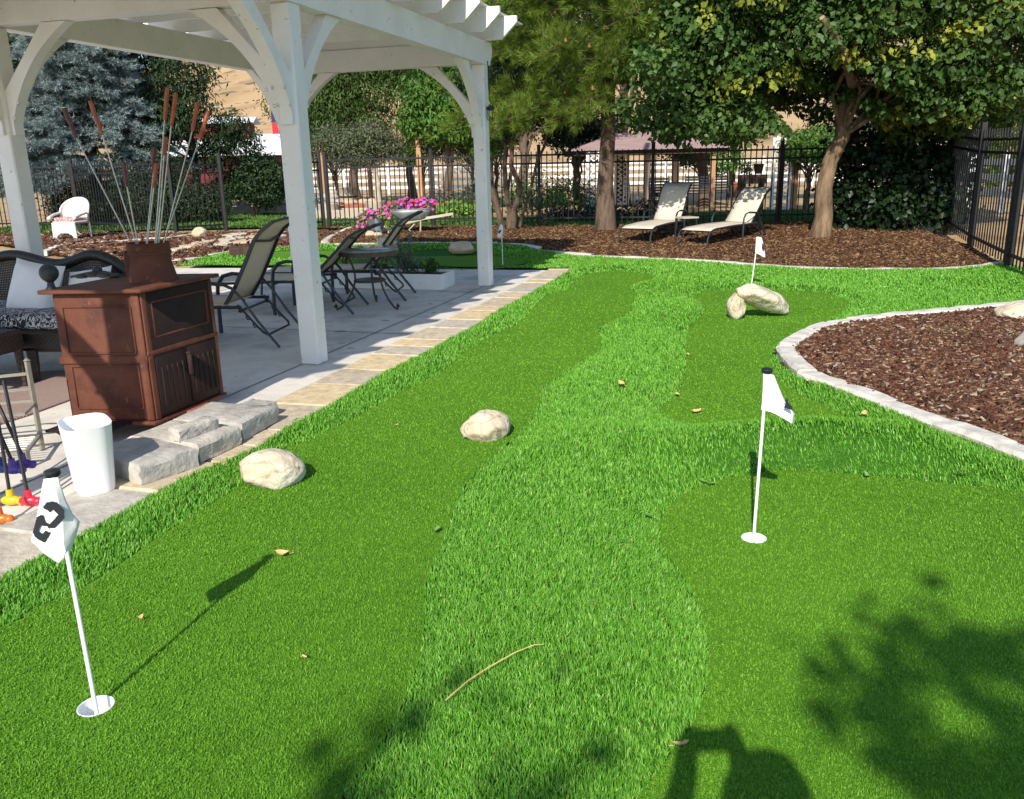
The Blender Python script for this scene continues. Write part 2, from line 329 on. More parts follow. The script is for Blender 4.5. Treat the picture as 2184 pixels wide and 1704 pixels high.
gC=gp([(2183,1048),(2000,1030),(1850,1015),(1690,1005),(1600,1012),(1500,1035),(1440,1070),(1408,1110),(1413,1166),(1462,1241),(1497,1317),(1511,1383),(1506,1463),(1480,1543),(1444,1588),(1400,1654),(1360,1704)])
gC+=[(.15,1.4),(.3,.8),(1.2,.3),(2.6,.6),(3.6,1.6),(3.8,2.6),(3.2,3.6)]
gD=gp([(820,557),(850,541),(900,533),(960,531),(1020,536),(1060,545),(1110,556),(1120,566),(1080,573),(1000,575),(900,571),(840,567)])
gE=[tuple(G(x,y)[:2]) for x,y in ((556,552),(560,538),(640,533),(720,534),(790,533),(800,541),(740,548),(640,552))]
GREENS=[smoothpoly(g,True,3) for g in (gA,gB,gC,gD,gE)]
pav_out=gp([(0,1255),(272,1102),(388,1038),(497,993),(644,907),(709,874),(822,804),(923,755),(1031,690),(1225,578)])
pav_in=gp([(0,1135),(160,1061),(608,856),(816,749),(1031,652),(1170,578.5)])
d0=np.array(pav_out[0])-np.array(pav_out[3]); d0/=np.linalg.norm(d0)
pn=tuple(np.array(pav_out[0])+d0*4.2); pin=tuple(np.array(pav_in[0])+d0*4.2)
farpat=gp([(1225,578),(1015,577),(963,576),(578,571),(376,570)])
kerbM2=gp([(745,489),(722,498),(695,511),(685,522),(700,527),(760,526),(880,524),(1000,524),(1095,525),(1140,536),(1200,546),(1300,554),(1400,558),(1500,563),(1600,572),(1700,578),(1800,581),(1900,581),(2000,581),(2080,576),(2140,567)])
kerbM2=smoothpoly(kerbM2,False,3)
sf2=np.array(G(2147,573)[:2]); sf1v=AT(2069,516,14.4); sf1=np.array([sf1v.x,sf1v.y]); sfd=(sf1-sf2)/np.linalg.norm(sf1-sf2)
lawn=[pn]+pav_out+farpat[1:]+gp([(442,553),(508,539),(552,535),(640,529),(690,527)])+kerbM2[6:]+[tuple(sf2+np.array([.12,-.1])),tuple(sf2-sfd*3+np.array([.3,0])),(9.5,6.5),(9,-2.5),(pn[0],-2.5)]
outM1=smoothpoly(gp([(2183,654),(2034,668),(1910,680),(1762,699),(1692,726),(1656,753),(1673,784),(1708,816),(1762,835),(1820,858),(1917,897),(1995,928),(2073,955),(2143,986),(2183,1002)]),False,4)
outM1=[(9.3,9.9)]+[tuple(np.array(outM1[0])+np.array([1.1,.35]))]+outM1+[(3.0,3.75),(3.9,3.1),(5.5,2.6),(9.3,2.5)]
bedM1=outM1
def greendist(P):
    ins=np.zeros(len(P),bool); d=np.full(len(P),9.)
    for g in GREENS:
        g_=np.array(g); lo=g_.min(0)-.7; hi=g_.max(0)+.7; k=((P>lo)&(P<hi)).all(1); i=np.where(k)[0]
        if len(i)==0: continue
        q=P[i]; ins[i]|=inpoly(q,g); d[i]=np.minimum(d[i],pdist(q,g))
    return ins,d
def hz(P):
    ins,d=greendist(P); z=.045*sst(0,.22,d)+.018*vnoise(P,2.0,3)*sst(0,.4,d)
    # the swell of turf between the two right-hand greens
    bx,by=1.62,4.35; z=z+.075*sst(.03,.40,d)*np.exp(-((P[:,0]-.35-.13*(P[:,1]-3))/.35)**2)*(P[:,1]<9)+.17*np.where(inpoly(P,bedM1),0,sst(.03,.40,pdist(P,bedM1)))*np.exp(-(((P[:,0]-bx)/1.15)**2+((P[:,1]-by)/.28)**2))*sst(0,.25,d)
    z=np.where(ins,-.012,z); return z+gz(P[:,1])
def turfmat(name,c1,c2,c3,sc,bump,bd):
    mt,t,b=nodes(name); L=t.links.new; tc=N(t,'ShaderNodeTexCoord'); n=N(t,'ShaderNodeTexNoise',_Scale=sc,_Detail=3,_Roughness=.7); L(tc.outputs['Object'],n.inputs['Vector'])
    r=ramp(t,n.outputs['Fac'],[(.3,c1),(.5,c2),(.72,c3)]); n2=N(t,'ShaderNodeTexNoise',_Scale=1.1,_Detail=3); L(tc.outputs['Object'],n2.inputs['Vector'])
    r2=ramp(t,n2.outputs['Fac'],[(.3,(.88,.9,.85)),(.7,(1.1,1.06,1.1))]); mx=N(t,'ShaderNodeMix',data_type='RGBA',blend_type='MULTIPLY'); mx.inputs[0].default_value=1
    L(r.outputs[0],mx.inputs[6]); L(r2.outputs[0],mx.inputs[7]); L(mx.outputs[2],b.inputs['Base Color']); b.inputs['Roughness'].default_value=.75; b.inputs['Specular IOR Level'].default_value=.15
    v=N(t,'ShaderNodeTexVoronoi',_Scale=sc*.8); L(tc.outputs['Object'],v.inputs['Vector']); bp=N(t,'ShaderNodeBump',_Strength=bump,_Distance=bd); L(v.outputs['Distance'],bp.inputs['Height']); L(bp.outputs[0],b.inputs['Normal']); return mt
M['green']=turfmat('putting_turf',(.044,.125,.008),(.090,.228,.012),(.155,.34,.028),190,.7,.005)
M['backing']=turfmat('turf_backing',(.014,.055,.005),(.03,.11,.008),(.06,.18,.015),120,.4,.01)
M['mulchbase']=mat('mulch_floor',(.028,.013,.008),(.075,.034,.02),55,.95,.9,70,c3=(.13,.062,.036),bdist=.02)
M['dirt']=mat('dry_ground',(.30,.185,.085),(.46,.31,.16),.35,.95,.5,9,c3=(.42,.31,.17),speck=((.22,.22,.08),1.1,.6))
M['hill']=mat('dry_hillside',(.30,.185,.085),(.46,.31,.165),.05,.95,.6,.6,c3=(.38,.24,.12),detail=10,speck=((.15,.14,.07),.22,.60))
M['lawnfar']=mat('watered_lawn',(.035,.085,.015),(.065,.14,.022),2,.9,.6,60,c3=(.10,.17,.035))
# ground sheet to the horizon
gx=np.concatenate([-np.geomspace(700,30,12),np.linspace(-24,24,33),np.geomspace(30,700,12)]); gy=np.concatenate([[-300,-80,-30,-12],np.linspace(-6,26,49),np.geomspace(30,900,16)])
X,Y=np.meshgrid(gx,gy,indexing='ij'); Z=gz(Y)-.06; ny=len(gy)
me=bpy.data.meshes.new('ground'); me.from_pydata(np.column_stack([X.ravel(),Y.ravel(),Z.ravel()]).tolist(),[],[(i*ny+j,(i+1)*ny+j,(i+1)*ny+j+1,i*ny+j+1) for i in range(len(gx)-1) for j in range(ny-1)]); me.materials.append(M['dirt']); me.shade_smooth()
o=bpy.data.objects.new('ground',me); COL.objects.link(o); o['kind']='structure'
# hillside
hxs=np.linspace(-420,420,90); hys=np.linspace(75,520,50); X,Y=np.meshgrid(hxs,hys,indexing='ij'); P=np.column_stack([X.ravel(),Y.ravel()])
ridge=34+10*vnoise(P,.010,5)+5*vnoise(P,.03,8)+ 26*sst(-120,60,P[:,0])-8*sst(-60,-150,P[:,0])
Zh=ridge*sst(80,330,P[:,1])+2.2*vnoise(P,.06,2)*sst(85,200,P[:,1])-.3
me=bpy.data.meshes.new('hillside'); me.from_pydata(np.column_stack([P,Zh]).tolist(),[],[(i*50+j,(i+1)*50+j,(i+1)*50+j+1,i*50+j+1) for i in range(89) for j in range(49)]); me.materials.append(M['hill']); me.shade_smooth()
o=bpy.data.objects.new('hills',me); COL.objects.link(o); o['kind']='structure'
# turf floor, greens
fine=[p for p in lawn]
CUP=[tuple(G(x,y)[:2]) for x,y in ((205,1508),(1607,1149))]
gridsheet('lawn_floor',lawn,.09,lambda P: hz(P)-.008,'backing',excl=[(c[0],c[1],.12) for c in CUP])
for g in GREENS:
    zb=float(gz(np.mean([p[1] for p in g]))); sheet('putting_green',g,.004+zb+(.004 if zb>.01 else 0),'green',holes=[[(c[0]+.0535*math.cos(a),c[1]+.0535*math.sin(a)) for a in np.linspace(0,2*math.pi,33)[:-1]] for c in CUP if inpoly(np.array([c]),g)[0]])
# patio slab and paver border
patio=[pin]+pav_in+farpat[1:]+gp([(150,551),(104,543),(60,533),(0,523),(-120,517)])+[(-22,18.8),(-22,-1.5),(pin[0],-1.5)]
cx_=Vector((-1.626+.0,6.913,0)); AZ=R(16.64)
av=Vector((math.sin(AZ),math.cos(AZ),0)); rv=Vector((math.cos(AZ),-math.sin(AZ),0))
sheet('patio_slab',patio,-.055,'concrete',thick=.07)
mb=MB()
def joint(p,q,w=.014):
    p,q=Vector(p),Vector(q); d=(q-p).normalized(); n=Vector((-d.y,d.x,0))*w/2; mb.add([p-n,q-n,q+n,p+n],[(0,1,2,3)])
J1=G(501,843); J2=G(981,635); jd=(J2-J1).normalized(); jn=Vector((jd.y,-jd.x,0))
def zz(v,z=.0185): return (v.x,v.y,z)
joint(zz(J1-jd*6),zz(J2+jd*1.6))
for k in (-3.4,): joint(zz(J1+jn*k-jd*6),zz(J2+jn*k+jd*2))
for t in (-3.1,-.35,2.3,5.0): joint(zz(J1+jd*t+jn*.36),zz(J1+jd*t-jn*9))
M['joint']=mat('slab_joint',(.16,.15,.14),(.24,.22,.2),12,.95)
o=mb.build('patio_joints','joint',smooth=False); o['kind']='structure'
# pavers: one paved strip, stones laid across between the slab and the turf
def along(poly,n):
    p=np.array(poly); d=np.concatenate([[0],np.cumsum(np.hypot(*(np.diff(p,axis=0)).T))]); return lambda t:(np.interp(t,d,p[:,0]),np.interp(t,d,p[:,1])),d[-1]
pi_full=[pin]+pav_in
po_full=[pn]+pav_out
fo,Lo=along(po_full,0)
mb=MB(); t=.0; r_=random.Random(3); sizes=[]
inarr=np.array([ (lambda fi,Li:[fi(Li*k/200) for k in range(201)])(*along(pi_full,0)) ][0])
while t<Lo-.1:
    w=r_.choice([.30,.36,.46,.56]); w=min(w,Lo-t); a=np.array(fo(t+.004)); b=np.array(fo(t+w-.004))
    def inner(p):
        d=inarr-p; nn=np.array([rv.x,rv.y]); aa=np.array([av.x,av.y]); return inarr[np.argmin(np.abs(d@aa))]
    ai,bi=inner(a),inner(b); zt=.038+r_.uniform(-.004,.004); mid=(a+b+ai+bi)/4
    q=[mid+(p-mid)*.993 for p in (a,b,bi,ai)]; e=.014; qi=[mid+(p-mid)*(1-e/.25) for p in (a,b,bi,ai)]
    jit=lambda: r_.uniform(-.008,.008)
    vs=[(p[0]+jit()*.6,p[1]+jit()*.6,-.08) for p in q]+[(p[0]+jit()*.5,p[1]+jit()*.5,zt-.012) for p in q]+[(p[0],p[1],zt) for p in qi]
    mb.add(vs,[(0,1,5,4),(1,2,6,5),(2,3,7,6),(3,0,4,7),(4,5,9,8),(5,6,10,9),(6,7,11,10),(7,4,8,11),(8,9,10,11)]); t+=w
bd=sheet('paver_bedding',po_full+pi_full[::-1],.004,'joint')
o=mb.build('paved_border','paver',smooth=False,fix=True); o['kind']='structure'
# ---- mulch beds
M3=gp([(-200,502),(-200,524),(0,520),(100,537),(160,549),(373,562),(442,553),(508,539),(552,535),(640,529),(690,528),(685,520),(700,508),(720,497),(640,495),(480,497),(380,500),(200,497)])
fenceB=[(-4.3,20.9),(-1.7,20.4),(.72,19.75),(3.2,19.3),(5.9,19.1),(8.35,18.8)]
M2p=kerbM2+[tuple(sf1),(8.0,18.9)]+fenceB[::-1][1:]+[(-4.9,21.1)]
gridsheet('mulch_bed',M2p,.12,lambda P: gz(P[:,1])+.02+.02*vnoise(P,3,4),'mulchbase')
gridsheet('mulch_bed',bedM1,.07,lambda P: .035+.02*vnoise(P,3,6)+0*P[:,0],'mulchbase')
gridsheet('mulch_bed',M3,.12,lambda P: gz(P[:,1])+.005+.015*vnoise(P,3,7),'mulchbase')
M['chip']=leafmat('bark_chip',[(.035,.015,.009),(.085,.036,.021),(.13,.057,.032),(.055,.023,.015),(.24,.125,.065),(.10,.042,.025),(.42,.34,.24)],0,.85,.15)
M['chiplit']=leafmat('weathered_chip',[(.03,.013,.008),(.075,.033,.017),(.125,.06,.029),(.052,.022,.013),(.30,.19,.09),(.068,.03,.016)],0,.85,.15)
BOXF=[(0,1,3,2),(4,6,7,5),(0,4,5,1),(2,3,7,6),(0,2,6,4),(1,5,7,3)]
def chips(name,poly,dens,zf,mt,smin,smax,clip=None,label=None):
    P=np.array(poly); lo=P.min(0); hi=P.max(0); n=int((hi-lo).prod()*dens); q=rng.uniform(lo,hi,(n,2)); q=q[inpoly(q,poly)]
    if clip is not None: q=q[clip(q)]
    n=len(q); L=rng.uniform(smin,smax,n)*rng.choice([.4,.7,1,1,1.4,1.8],n); w=L*rng.uniform(.14,.34,n); h=rng.uniform(.003,.009,n)*(smax/.06)**.5
    a=rng.normal(1.55,.75,n); ti=rng.normal(0,.3,n); ro=rng.normal(0,.45,n); z=zf(q)+rng.uniform(.002,.022,n)
    u=np.stack([np.sin(a)*np.cos(ti),np.cos(a)*np.cos(ti),np.sin(ti)],1); v=np.stack([np.cos(a)*np.cos(ro),-np.sin(a)*np.cos(ro),np.sin(ro)],1); k=np.cross(u,v)
    c=np.column_stack([q,z]); V=np.stack([c+sx*u*L[:,None]/2*(1 if sy>0 else .8)+sy*v*w[:,None]/2+sz*k*h[:,None] for sx in(-1,1) for sy in(-1,1) for sz in(-1,1)],1)
    o=fan(name,V,BOXF,mt); tag(o,label,None,None,'stuff'); return o
def vis(q,mx=250):
    d=np.column_stack([q,np.zeros(len(q))])-np.array([0,0,HC]); z=d@FW; x=CX+F*(d@RA)/np.maximum(z,.05); y=CY+F*(d@DA)/np.maximum(z,.05)
    return (z>.2)&(x>-mx)&(x<2183+mx)&(y<1704+200)
chips('bark_mulch',bedM1,5200,lambda q:.035+.02*vnoise(q,3,6),'chip',.022,.058,lambda q:vis(q,500)&(pdist(q,outM1,False)>.13),'dark brown bark mulch in the kerbed bed on the right')
chips('bark_mulch',M2p,1500,lambda q:gz(q[:,1])+.02+.02*vnoise(q,3,4),'chiplit',.035,.085,lambda q:vis(q)&(pdist(q,kerbM2,False)>.1),'brown bark mulch under the trees and far loungers')
chips('bark_mulch',M3,420,lambda q:gz(q[:,1])+.005+.015*vnoise(q,3,7),'chip',.06,.14,vis,'dark bark mulch around the flat stepping stones')
# ---- kerbs
def kerb(poly,w,h,bl,side,zf,seed,skip=0):
    f,L=along(poly,0); rr=random.Random(seed); t=skip; out=[]
    while t<L-.05:
        l=min(bl*rr.uniform(.85,1.15),L-t); k=5; rows=[]
        ts=[t+.005+(l-.01)*i/(k-1) for i in range(k)]
        c=np.mean([f(q) for q in ts],0); z0=float(zf(c[1])); mb=MB(); V=[];ht=h+rr.uniform(-.006,.006); wob=rr.uniform(-.005,.005)
        for i,q in enumerate(ts):
            p=np.array(f(q)); p2=np.array(f(min(q+.01,L))); p1=np.array(f(max(q-.01,0))); d=(p2-p1)/max(np.linalg.norm(p2-p1),1e-6); nrm=np.array([-d[1],d[0]])*side; en=.9 if i in(0,k-1) else 1
            j=lambda: rr.uniform(-.005,.005)
            for (o_,zz_) in ((0,-.05),(-.004,ht*.72),(.018,ht*(1 if en==1 else .93)),(w-.018,ht*(1 if en==1 else .93)),(w+.003,ht*.75),(w,-.05)):
                pp=p+nrm*(o_+wob+j()); V.append((pp[0],pp[1],z0+zz_+j()*.8))
        Fs=[(i*6+j,i*6+j+1,(i+1)*6+j+1,(i+1)*6+j) for i in range(k-1) for j in range(5)]+[(0,1,2,3,4,5),tuple((k-1)*6+j for j in range(6))[::-1]]
        mb.add(V,Fs); out.append(mb); t+=l
    return out
ks=kerb(outM1[1:],.15,.075,.42,1,lambda y:0.,5)
for i,mb in enumerate(ks):
    o=mb.build('edging_block','kerb',smooth=False,fix=True); tag(o,'pale edging block in the curved row around the right mulch bed','edging block','edging blocks around the right mulch bed')
allk=MB()
for mb in kerb(kerbM2,.13,.06,1.1,1,gz,8): allk.add(mb.v,mb.f)
o=allk.build('kerb','kerb',smooth=False,fix=True); o['kind']='structure'
allk=MB()
for pl in (gp([(100,541),(118,533),(138,525),(200,521),(264,518),(320,513),(362,511),(417,503)]),gp([(300,566),(373,561),(442,552),(508,538)]),):
    for mb in kerb(pl,.14,.05,.6,1,gz,9): allk.add(mb.v,mb.f)
o=allk.build('kerb','kerb',smooth=False,fix=True); o['kind']='structure'
# lawn beyond the fence
lf=[(-14,20.8),(-9,22.3),(-5.2,21.9),(-4.4,21.3),(-1.7,20.8),(.72,20.1),(3.2,19.6),(5.9,19.4),(8.4,19.1),(8.6,24.2),(6,24.4),(3,23.2),(0,23.4),(-3,25.5),(-6,28.5),(-10,28.5),(-14,26)]
gridsheet('watered_lawn',lf,.3,lambda P: gz(P[:,1])-.01,'lawnfar')
# ---- long turf blades
TEMPL=[(0,1,3,2),(2,3,4)]
def blades(q,h,w,zf,lean,mt,name,label):
    n=len(q); z=zf(q); a=rng.uniform(0,6.283,n); th=rng.uniform(.15,1.0,n); la=lean+1.6*vnoise(q,.9,17)+rng.normal(0,.85,n)
    H=h*rng.uniform(.65,1.25,n); Wd=w*rng.uniform(.7,1.3,n)
    wv=np.stack([np.cos(a),np.sin(a),0*a],1)*Wd[:,None]/2; dr=np.stack([np.cos(la),np.sin(la),0*la],1)
    b=np.column_stack([q,z]); m_=b+dr*(H*np.sin(th)*.35)[:,None]+np.array([0,0,1])*(H*.55)[:,None]; tp=b+dr*(H*np.sin(th)*1.0)[:,None]+np.array([0,0,1])*(H*np.cos(th)*.95)[:,None]
    V=np.stack([b-wv,b+wv,m_-wv*.9,m_+wv*.9,tp],1); o=fan(name,V,TEMPL,mt); return tag(o,label,None,None,'stuff')
M['turf']=leafmat('turf_blade',[(.042,.165,.010),(.105,.33,.018),(.155,.43,.030),(.08,.26,.014),(.31,.56,.10),(.13,.375,.022),(.062,.215,.012),(.20,.47,.045)],.22,.45,.3)
M['shortturf']=leafmat('short_turf_blade',[(.050,.150,.008),(.098,.250,.013),(.17,.365,.032),(.074,.2,.010)],.15,.6,.15)
M['grass']=leafmat('grass_blade',[(.04,.10,.015),(.07,.16,.022),(.12,.21,.04)],.2,.6,.2)
def bands(poly,edges,dens,hh,ww,fn,zf,mt,name,label,lean=1.9):
    qs=[];hs=[];ws=[]
    P=np.array(poly)
    for (a,b),de,h,w in zip(zip(edges[:-1],edges[1:]),dens,hh,ww):
        lo=np.array([P[:,0].min(),max(P[:,1].min(),a*.6)]); hi=np.array([P[:,0].max(),min(P[:,1].max(),b)])
        if (hi<=lo).any(): continue
        lo[0]=max(lo[0],-b*.75); hi[0]=min(hi[0],b*.78)
        if hi[0]<=lo[0]: continue
        n=int((hi-lo).prod()*de); q=rng.uniform(lo,hi,(n,2)); r=np.hypot(q[:,0],q[:,1]); q=q[(r>=a)&(r<b)]; q=q[vis(q,330)]; q=q[inpoly(q,poly)]; q=fn(q); qs.append(q); hs.append(np.full(len(q),h)); ws.append(np.full(len(q),w))
    q=np.concatenate(qs); return blades(q,np.concatenate(hs),np.concatenate(ws),zf,lean,mt,name,label)
def turf_ok(q):
    ins,d=greendist(q); ok=~ins&~inpoly(q,bedM1)
    # a few bald and matted spots where the nap lies over
    return q[ok&(rng.uniform(0,1,len(q))>.25*sst(.4,1.2,vnoise(q,1.7,21)))]
bands(lawn,[1.2,2.0,2.8,3.6,4.6,6,8,11,15,24],[46000,36000,27000,19000,12500,8000,4600,2500,1300],[.026,.026,.027,.028,.029,.030,.031,.033,.036],[.0026,.0028,.0032,.0038,.0048,.006,.008,.011,.016],turf_ok,lambda q:hz(q)-.006,'turf','long_turf','bright green long artificial turf between the putting greens')
for gi,g in enumerate(GREENS[:3]):
    nm=('left','middle right','front right')[gi]
    bands(g,[1.2,2.4,3.6,5,6.5,8,10,13],[34000,19000,10500,6000,3200,1500,600],[.010,.010,.011,.011,.012,.012,.012],[.0026,.0032,.0042,.0055,.007,.009,.011],lambda q:q[(greendist(q)[1]>.008)&(np.hypot(q[:,0]-CUP[0][0],q[:,1]-CUP[0][1])>.056)&(np.hypot(q[:,0]-CUP[1][0],q[:,1]-CUP[1][1])>.056)],lambda q:.004+0*q[:,0],'shortturf','short_turf','short curly nap of the %s putting green'%nm)
bands(lf,[18,24,30],[260,120],[.07,.08],[.03,.04],lambda q:q,lambda q:gz(q[:,1])-.02,'grass','lawn_grass','mown green lawn grass growing behind the black fence')
# ================================================================== PERGOLA
PG=thing('pergola','large white painted timber pergola with curved braces over the patio','pergola',(-1.626,6.913,.018),-AZ)
SP,LG=2.75,4.59; ZB=2.74; PW=.165
for y in (-LG,0,LG):
    for x in (0,-SP):
        MB().box((x,y,ZB/2),(PW,PW,ZB),b=.012).build('post','white',PG)
for x in (0,-SP):
    s=1 if x==0 else -1
    # long side beam with clipped ends
    pr=[(-LG-.35,0),(-LG-.40,.10),(-LG-.40,.27),(LG+.22,.27),(LG+.27,.17),(LG+.16,0)]
    MB().prism([(p[0],p[1]) for p in pr],.15,Matrix(((0,0,1,x-.075+s*.012),(1,0,0,0),(0,1,0,ZB),(0,0,0,1)))).build('side_beam','white',PG,smooth=False,fix=True)
for y in (-LG,0,LG):
    MB().box((-SP/2,y,ZB+.135),(SP-.16,.13,.262),b=.006).build('cross_beam','white',PG)
def brace(px,py,dx,dy):
    out=[(0,-.50),(.47,0)]; a,b_,c_=(.72,0),(.165,-.295),(0,-.85); arc=[]
    for i in range(13):
        t=i/12; arc.append(((1-t)**2*a[0]+2*t*(1-t)*b_[0]+t*t*c_[0],(1-t)**2*a[1]+2*t*(1-t)*b_[1]+t*t*c_[1]))
    poly=[(-.0,-.50),(.47,0)]+arc[:-1]+[(.03,-.86),(0,-.86)]
    d=Vector((dx,dy,0)); n=Vector((-dy,dx,0)); th=.10; o0=Vector((px,py,ZB-.001))+d*(PW/2)
    mt=Matrix(((d.x,0,n.x,o0.x-n.x*th/2),(d.y,0,n.y,o0.y-n.y*th/2),(0,1,0,o0.z),(0,0,0,1)))
    o=MB().prism(poly,th,mt).build('brace','white',PG,smooth=True,ang=30,fix=True)
    for (u,zq) in ((.06,-.72),(.075,-.60)):
        uu=.09+(.0 if zq<-.7 else .07)
        c=o0+d*(.05 if zq<-.7 else .11)+Vector((0,0,zq))
        for sg in (-1,1): MB().lathe([(.0155,0),(.0155,.006),(.009,.010)],10).build('bolt','bolt',o).matrix_local=Matrix.Translation(c+n*sg*(th/2-.001))@Matrix(((d.x,0,n.x*sg,0),(d.y,0,n.y*sg,0),(0,1,0,0),(0,0,0,1)))
for y in (-LG,0,LG):
    for x in (0,-SP):
        brace(x,y,-1 if x==0 else 1,0)
        if y>-LG: brace(x,y,0,-1)
        if y<LG: brace(x,y,0,1)
ZR=ZB+.27; RH=.26
y=LG+.02; k=0
while y>-LG-.3:
    e=.50; x0,x1=-SP-e,e
    pl=[(x0,RH),(x0+.0,RH*.72),(x0+.20,0),(x1-.20,0),(x1,RH*.72),(x1,RH)]
    MB().prism(pl,.055,Matrix(((1,0,0,0),(0,0,-1,y),(0,1,0,ZR+.001),(0,0,0,1)))).build('rafter','white',PG,smooth=False,fix=True); y-=.70; k+=1
# roof boards lying on the rafters, short of the rafter tails
y=-LG-.45; k=0
while y<LG+.12:
    w=1.04; gap=.05 if k in(0,1) else .0005
    MB().box((-SP/2,y+w/2,ZR+RH+.014),(SP+.70,w-gap,.022),b=.003).build('roof_panel','white',PG); y+=w; k+=1
# lantern on the far post
ln=thing('wall_lantern','small black cage lantern hung on the far right pergola post','lantern'); c=AT(1046,243,11.25); ln.location=c
MB().lathe([(.012,.10),(.045,.085),(.05,.05),(.02,.04)],10).build('cap','black',ln)
mb=MB()
for i in range(6):
    a=i*math.pi/3; mb.tube([(.03*math.cos(a),.03*math.sin(a),.05),(.048*math.cos(a),.048*math.sin(a),-.02),(.03*math.cos(a),.03*math.sin(a),-.08)],.004,5)
mb.build('cage','black',ln); MB().tube([(0,0,.1),(-.01,0,.3),(-.02,0,.62)],.006,6).build('cord','black',ln)
# ================================================================== FENCES
def picket(pa,pb,H,z0,z1,rails,sp=.115,w=.022,skip=0):
    pa,pb=Vector(pa),Vector(pb); d=pb-pa; L=math.hypot(d.x,d.y); u=Vector((d.x,d.y,0)).normalized(); ang=math.atan2(u.y,u.x); mb=MB()
    n=int(L/sp)
    for i in range(n):
        t=(i+.5)/n; p=pa.lerp(pb,t); zb=z0+(z1-z0)*t
        mb.box((p.x,p.y,zb+.05+H/2),(w,w,H-.02),ang,.003)
    for r in rails:
        a=Vector((pa.x,pa.y,z0+r)); b=Vector((pb.x,pb.y,z1+r)); mb.tube([a,b],1,4,rect=(.036,.04))
    return mb
FB=thing('metal_fence','long black picket fence along the back of the mulch bed','fence')
pts=[(-4.3,20.95),(-1.75,20.45),(.72,19.8),(3.2,19.35),(5.95,19.15),(8.35,18.85)]
for i,(x,y) in enumerate(pts):
    z=float(gz(y)); MB().box((x,y,z+.86),(.075,.075,1.84),b=.006).lathe([(.05,0),(.05,.015),(.01,.03)],4,(x,y,z+1.78)).build('fence_post','black',FB)
    if i: picket(pts[i-1],(x,y),1.62,float(gz(pts[i-1][1])),z,(.2,1.4,1.58)).build('picket_panel','black',FB,smooth=False)
FS=thing('metal_fence','tall black picket fence on the right, running from the camera to the far corner','fence')
q0=sf2-sfd*2.3; sp_=[tuple(q0),tuple(sf2),tuple(sf1),(8.35-.35,17.0),(8.38,18.8)]
sp_[3]=tuple(sf1+sfd*2.35)
for i,(x,y) in enumerate(sp_[:-1]):
    z=float(gz(y)); MB().box((x,y,z+.98),(.085,.085,2.06),math.atan2(sfd[1],sfd[0]),.006).build('fence_post','black',FS)
for i in range(1,5):
    a,b=sp_[i-1],sp_[i]; picket(a,b,1.86,float(gz(a[1])),float(gz(b[1])),(.2,1.55,1.74),sp=.165,w=.019).build('picket_panel','black',FS,smooth=False)
mb=MB(); hp=Vector((*sf2,0))+Vector((-.05,-.05,.42)); mb.box(hp,(.05,.06,.09),0,.01); mb.ball(hp+Vector((-.03,-.02,0)),.022); mb.build('gate_latch','black',FS)
def gate(label,a,b,H=1.72):
    g=thing('fence_gate',label,'gate'); za=float(gz(a[1]))
    for p in (a,b): MB().box((p[0],p[1],za+.9),(.075,.075,1.8),b=.006).build('gate_post','black',g)
    picket(a,b,H-.14,za,za,(.16,1.36,1.54),sp=.105).build('gate_panel','black',g,smooth=False); return g
gL0=G(483,493); gL1=G(386,500); gR0=G(712,490); gR1=G(668,494)
gate('open black gate leaf on the left, under the dark drooping tree',(gL0.x,gL0.y),(gL1.x-.1,gL1.y))
gR=gate('open black gate leaf beside the right half of the near white post',(-4.45,21.05),(-5.0,20.2))
FL=thing('metal_fence','black picket fence behind the white wicker chair','fence')
lp=[(gL1.x-.2,gL1.y),(-11,22.4),(-13.6,22.6),(-16.2,22.8)]
for i,(x,y) in enumerate(lp):
    if i: MB().box((x,y,.15+.86),(.075,.075,1.84),b=.006).build('fence_post','black',FL); picket(lp[i-1],(x,y),1.62,.15,.15,(.2,1.4,1.58)).build('picket_panel','black',FL,smooth=False)
# white rail fences far behind
def railfence(label,a,b,H=1.4,rails=(.35,.72,1.08,1.36),sp=2.4,z=.1):
    f=thing('rail_fence',label,'fence'); a,b=Vector((*a,z)),Vector((*b,z)); L=(b-a).length; n=int(L/sp); u=(b-a)/L; an=math.atan2(u.y,u.x)
    for i in range(n+1):
        p=a+u*sp*i; MB().box((p.x,p.y,z+H/2+.03),(.13,.13,H+.06),an,.01).lathe([(.09,0),(.09,.03),(.01,.09)],4,(p.x,p.y,z+H+.06)).build('post','vinyl',f)
    for r in rails: MB().tube([a+Vector((0,0,r)),b+Vector((0,0,r))],1,4,rect=(.04,.15)).build('rail','vinyl',f,smooth=False)
railfence('long white four rail vinyl fence across the dry field at the back',(-11,47),(31,42))
railfence('white three rail fence seen through the black fence on the right',(10.8,12.5),(14.5,34),rails=(.5,.9,1.28),z=.05)
MB().add([],[])
# ================================================================== TREES
def seedleaf(c,n,size,asp,up=.45,out=None,droop=0,fold=.35):
    """n leaves around points c (n,3)"""
    nr=rng.normal(size=(n,3)); nr/=np.linalg.norm(nr,axis=1)[:,None]
    if out is not None: nr=nr*.75+out*.9
    nr[:,2]+=up; nr/=np.linalg.norm(nr,axis=1)[:,None]
    t=rng.normal(size=(n,3)); t[:,2]-=droop; t-=nr*(t*nr).sum(1)[:,None]; t/=np.linalg.norm(t,axis=1)[:,None]; b=np.cross(nr,t)
    s=size*rng.uniform(.45,1.4,n)[:,None]
    p0=c; p2=c+t*s; ml=c+t*s*.42+b*s*asp*.5+nr*s*fold*.25; mr=c+t*s*.42-b*s*asp*.5+nr*s*fold*.25; md=c+t*s*.5-nr*s*.03
    return np.stack([p0,ml,p2,mr,md],1)
LEAFF=[(0,4,1),(1,4,2),(2,4,3),(3,4,0)]
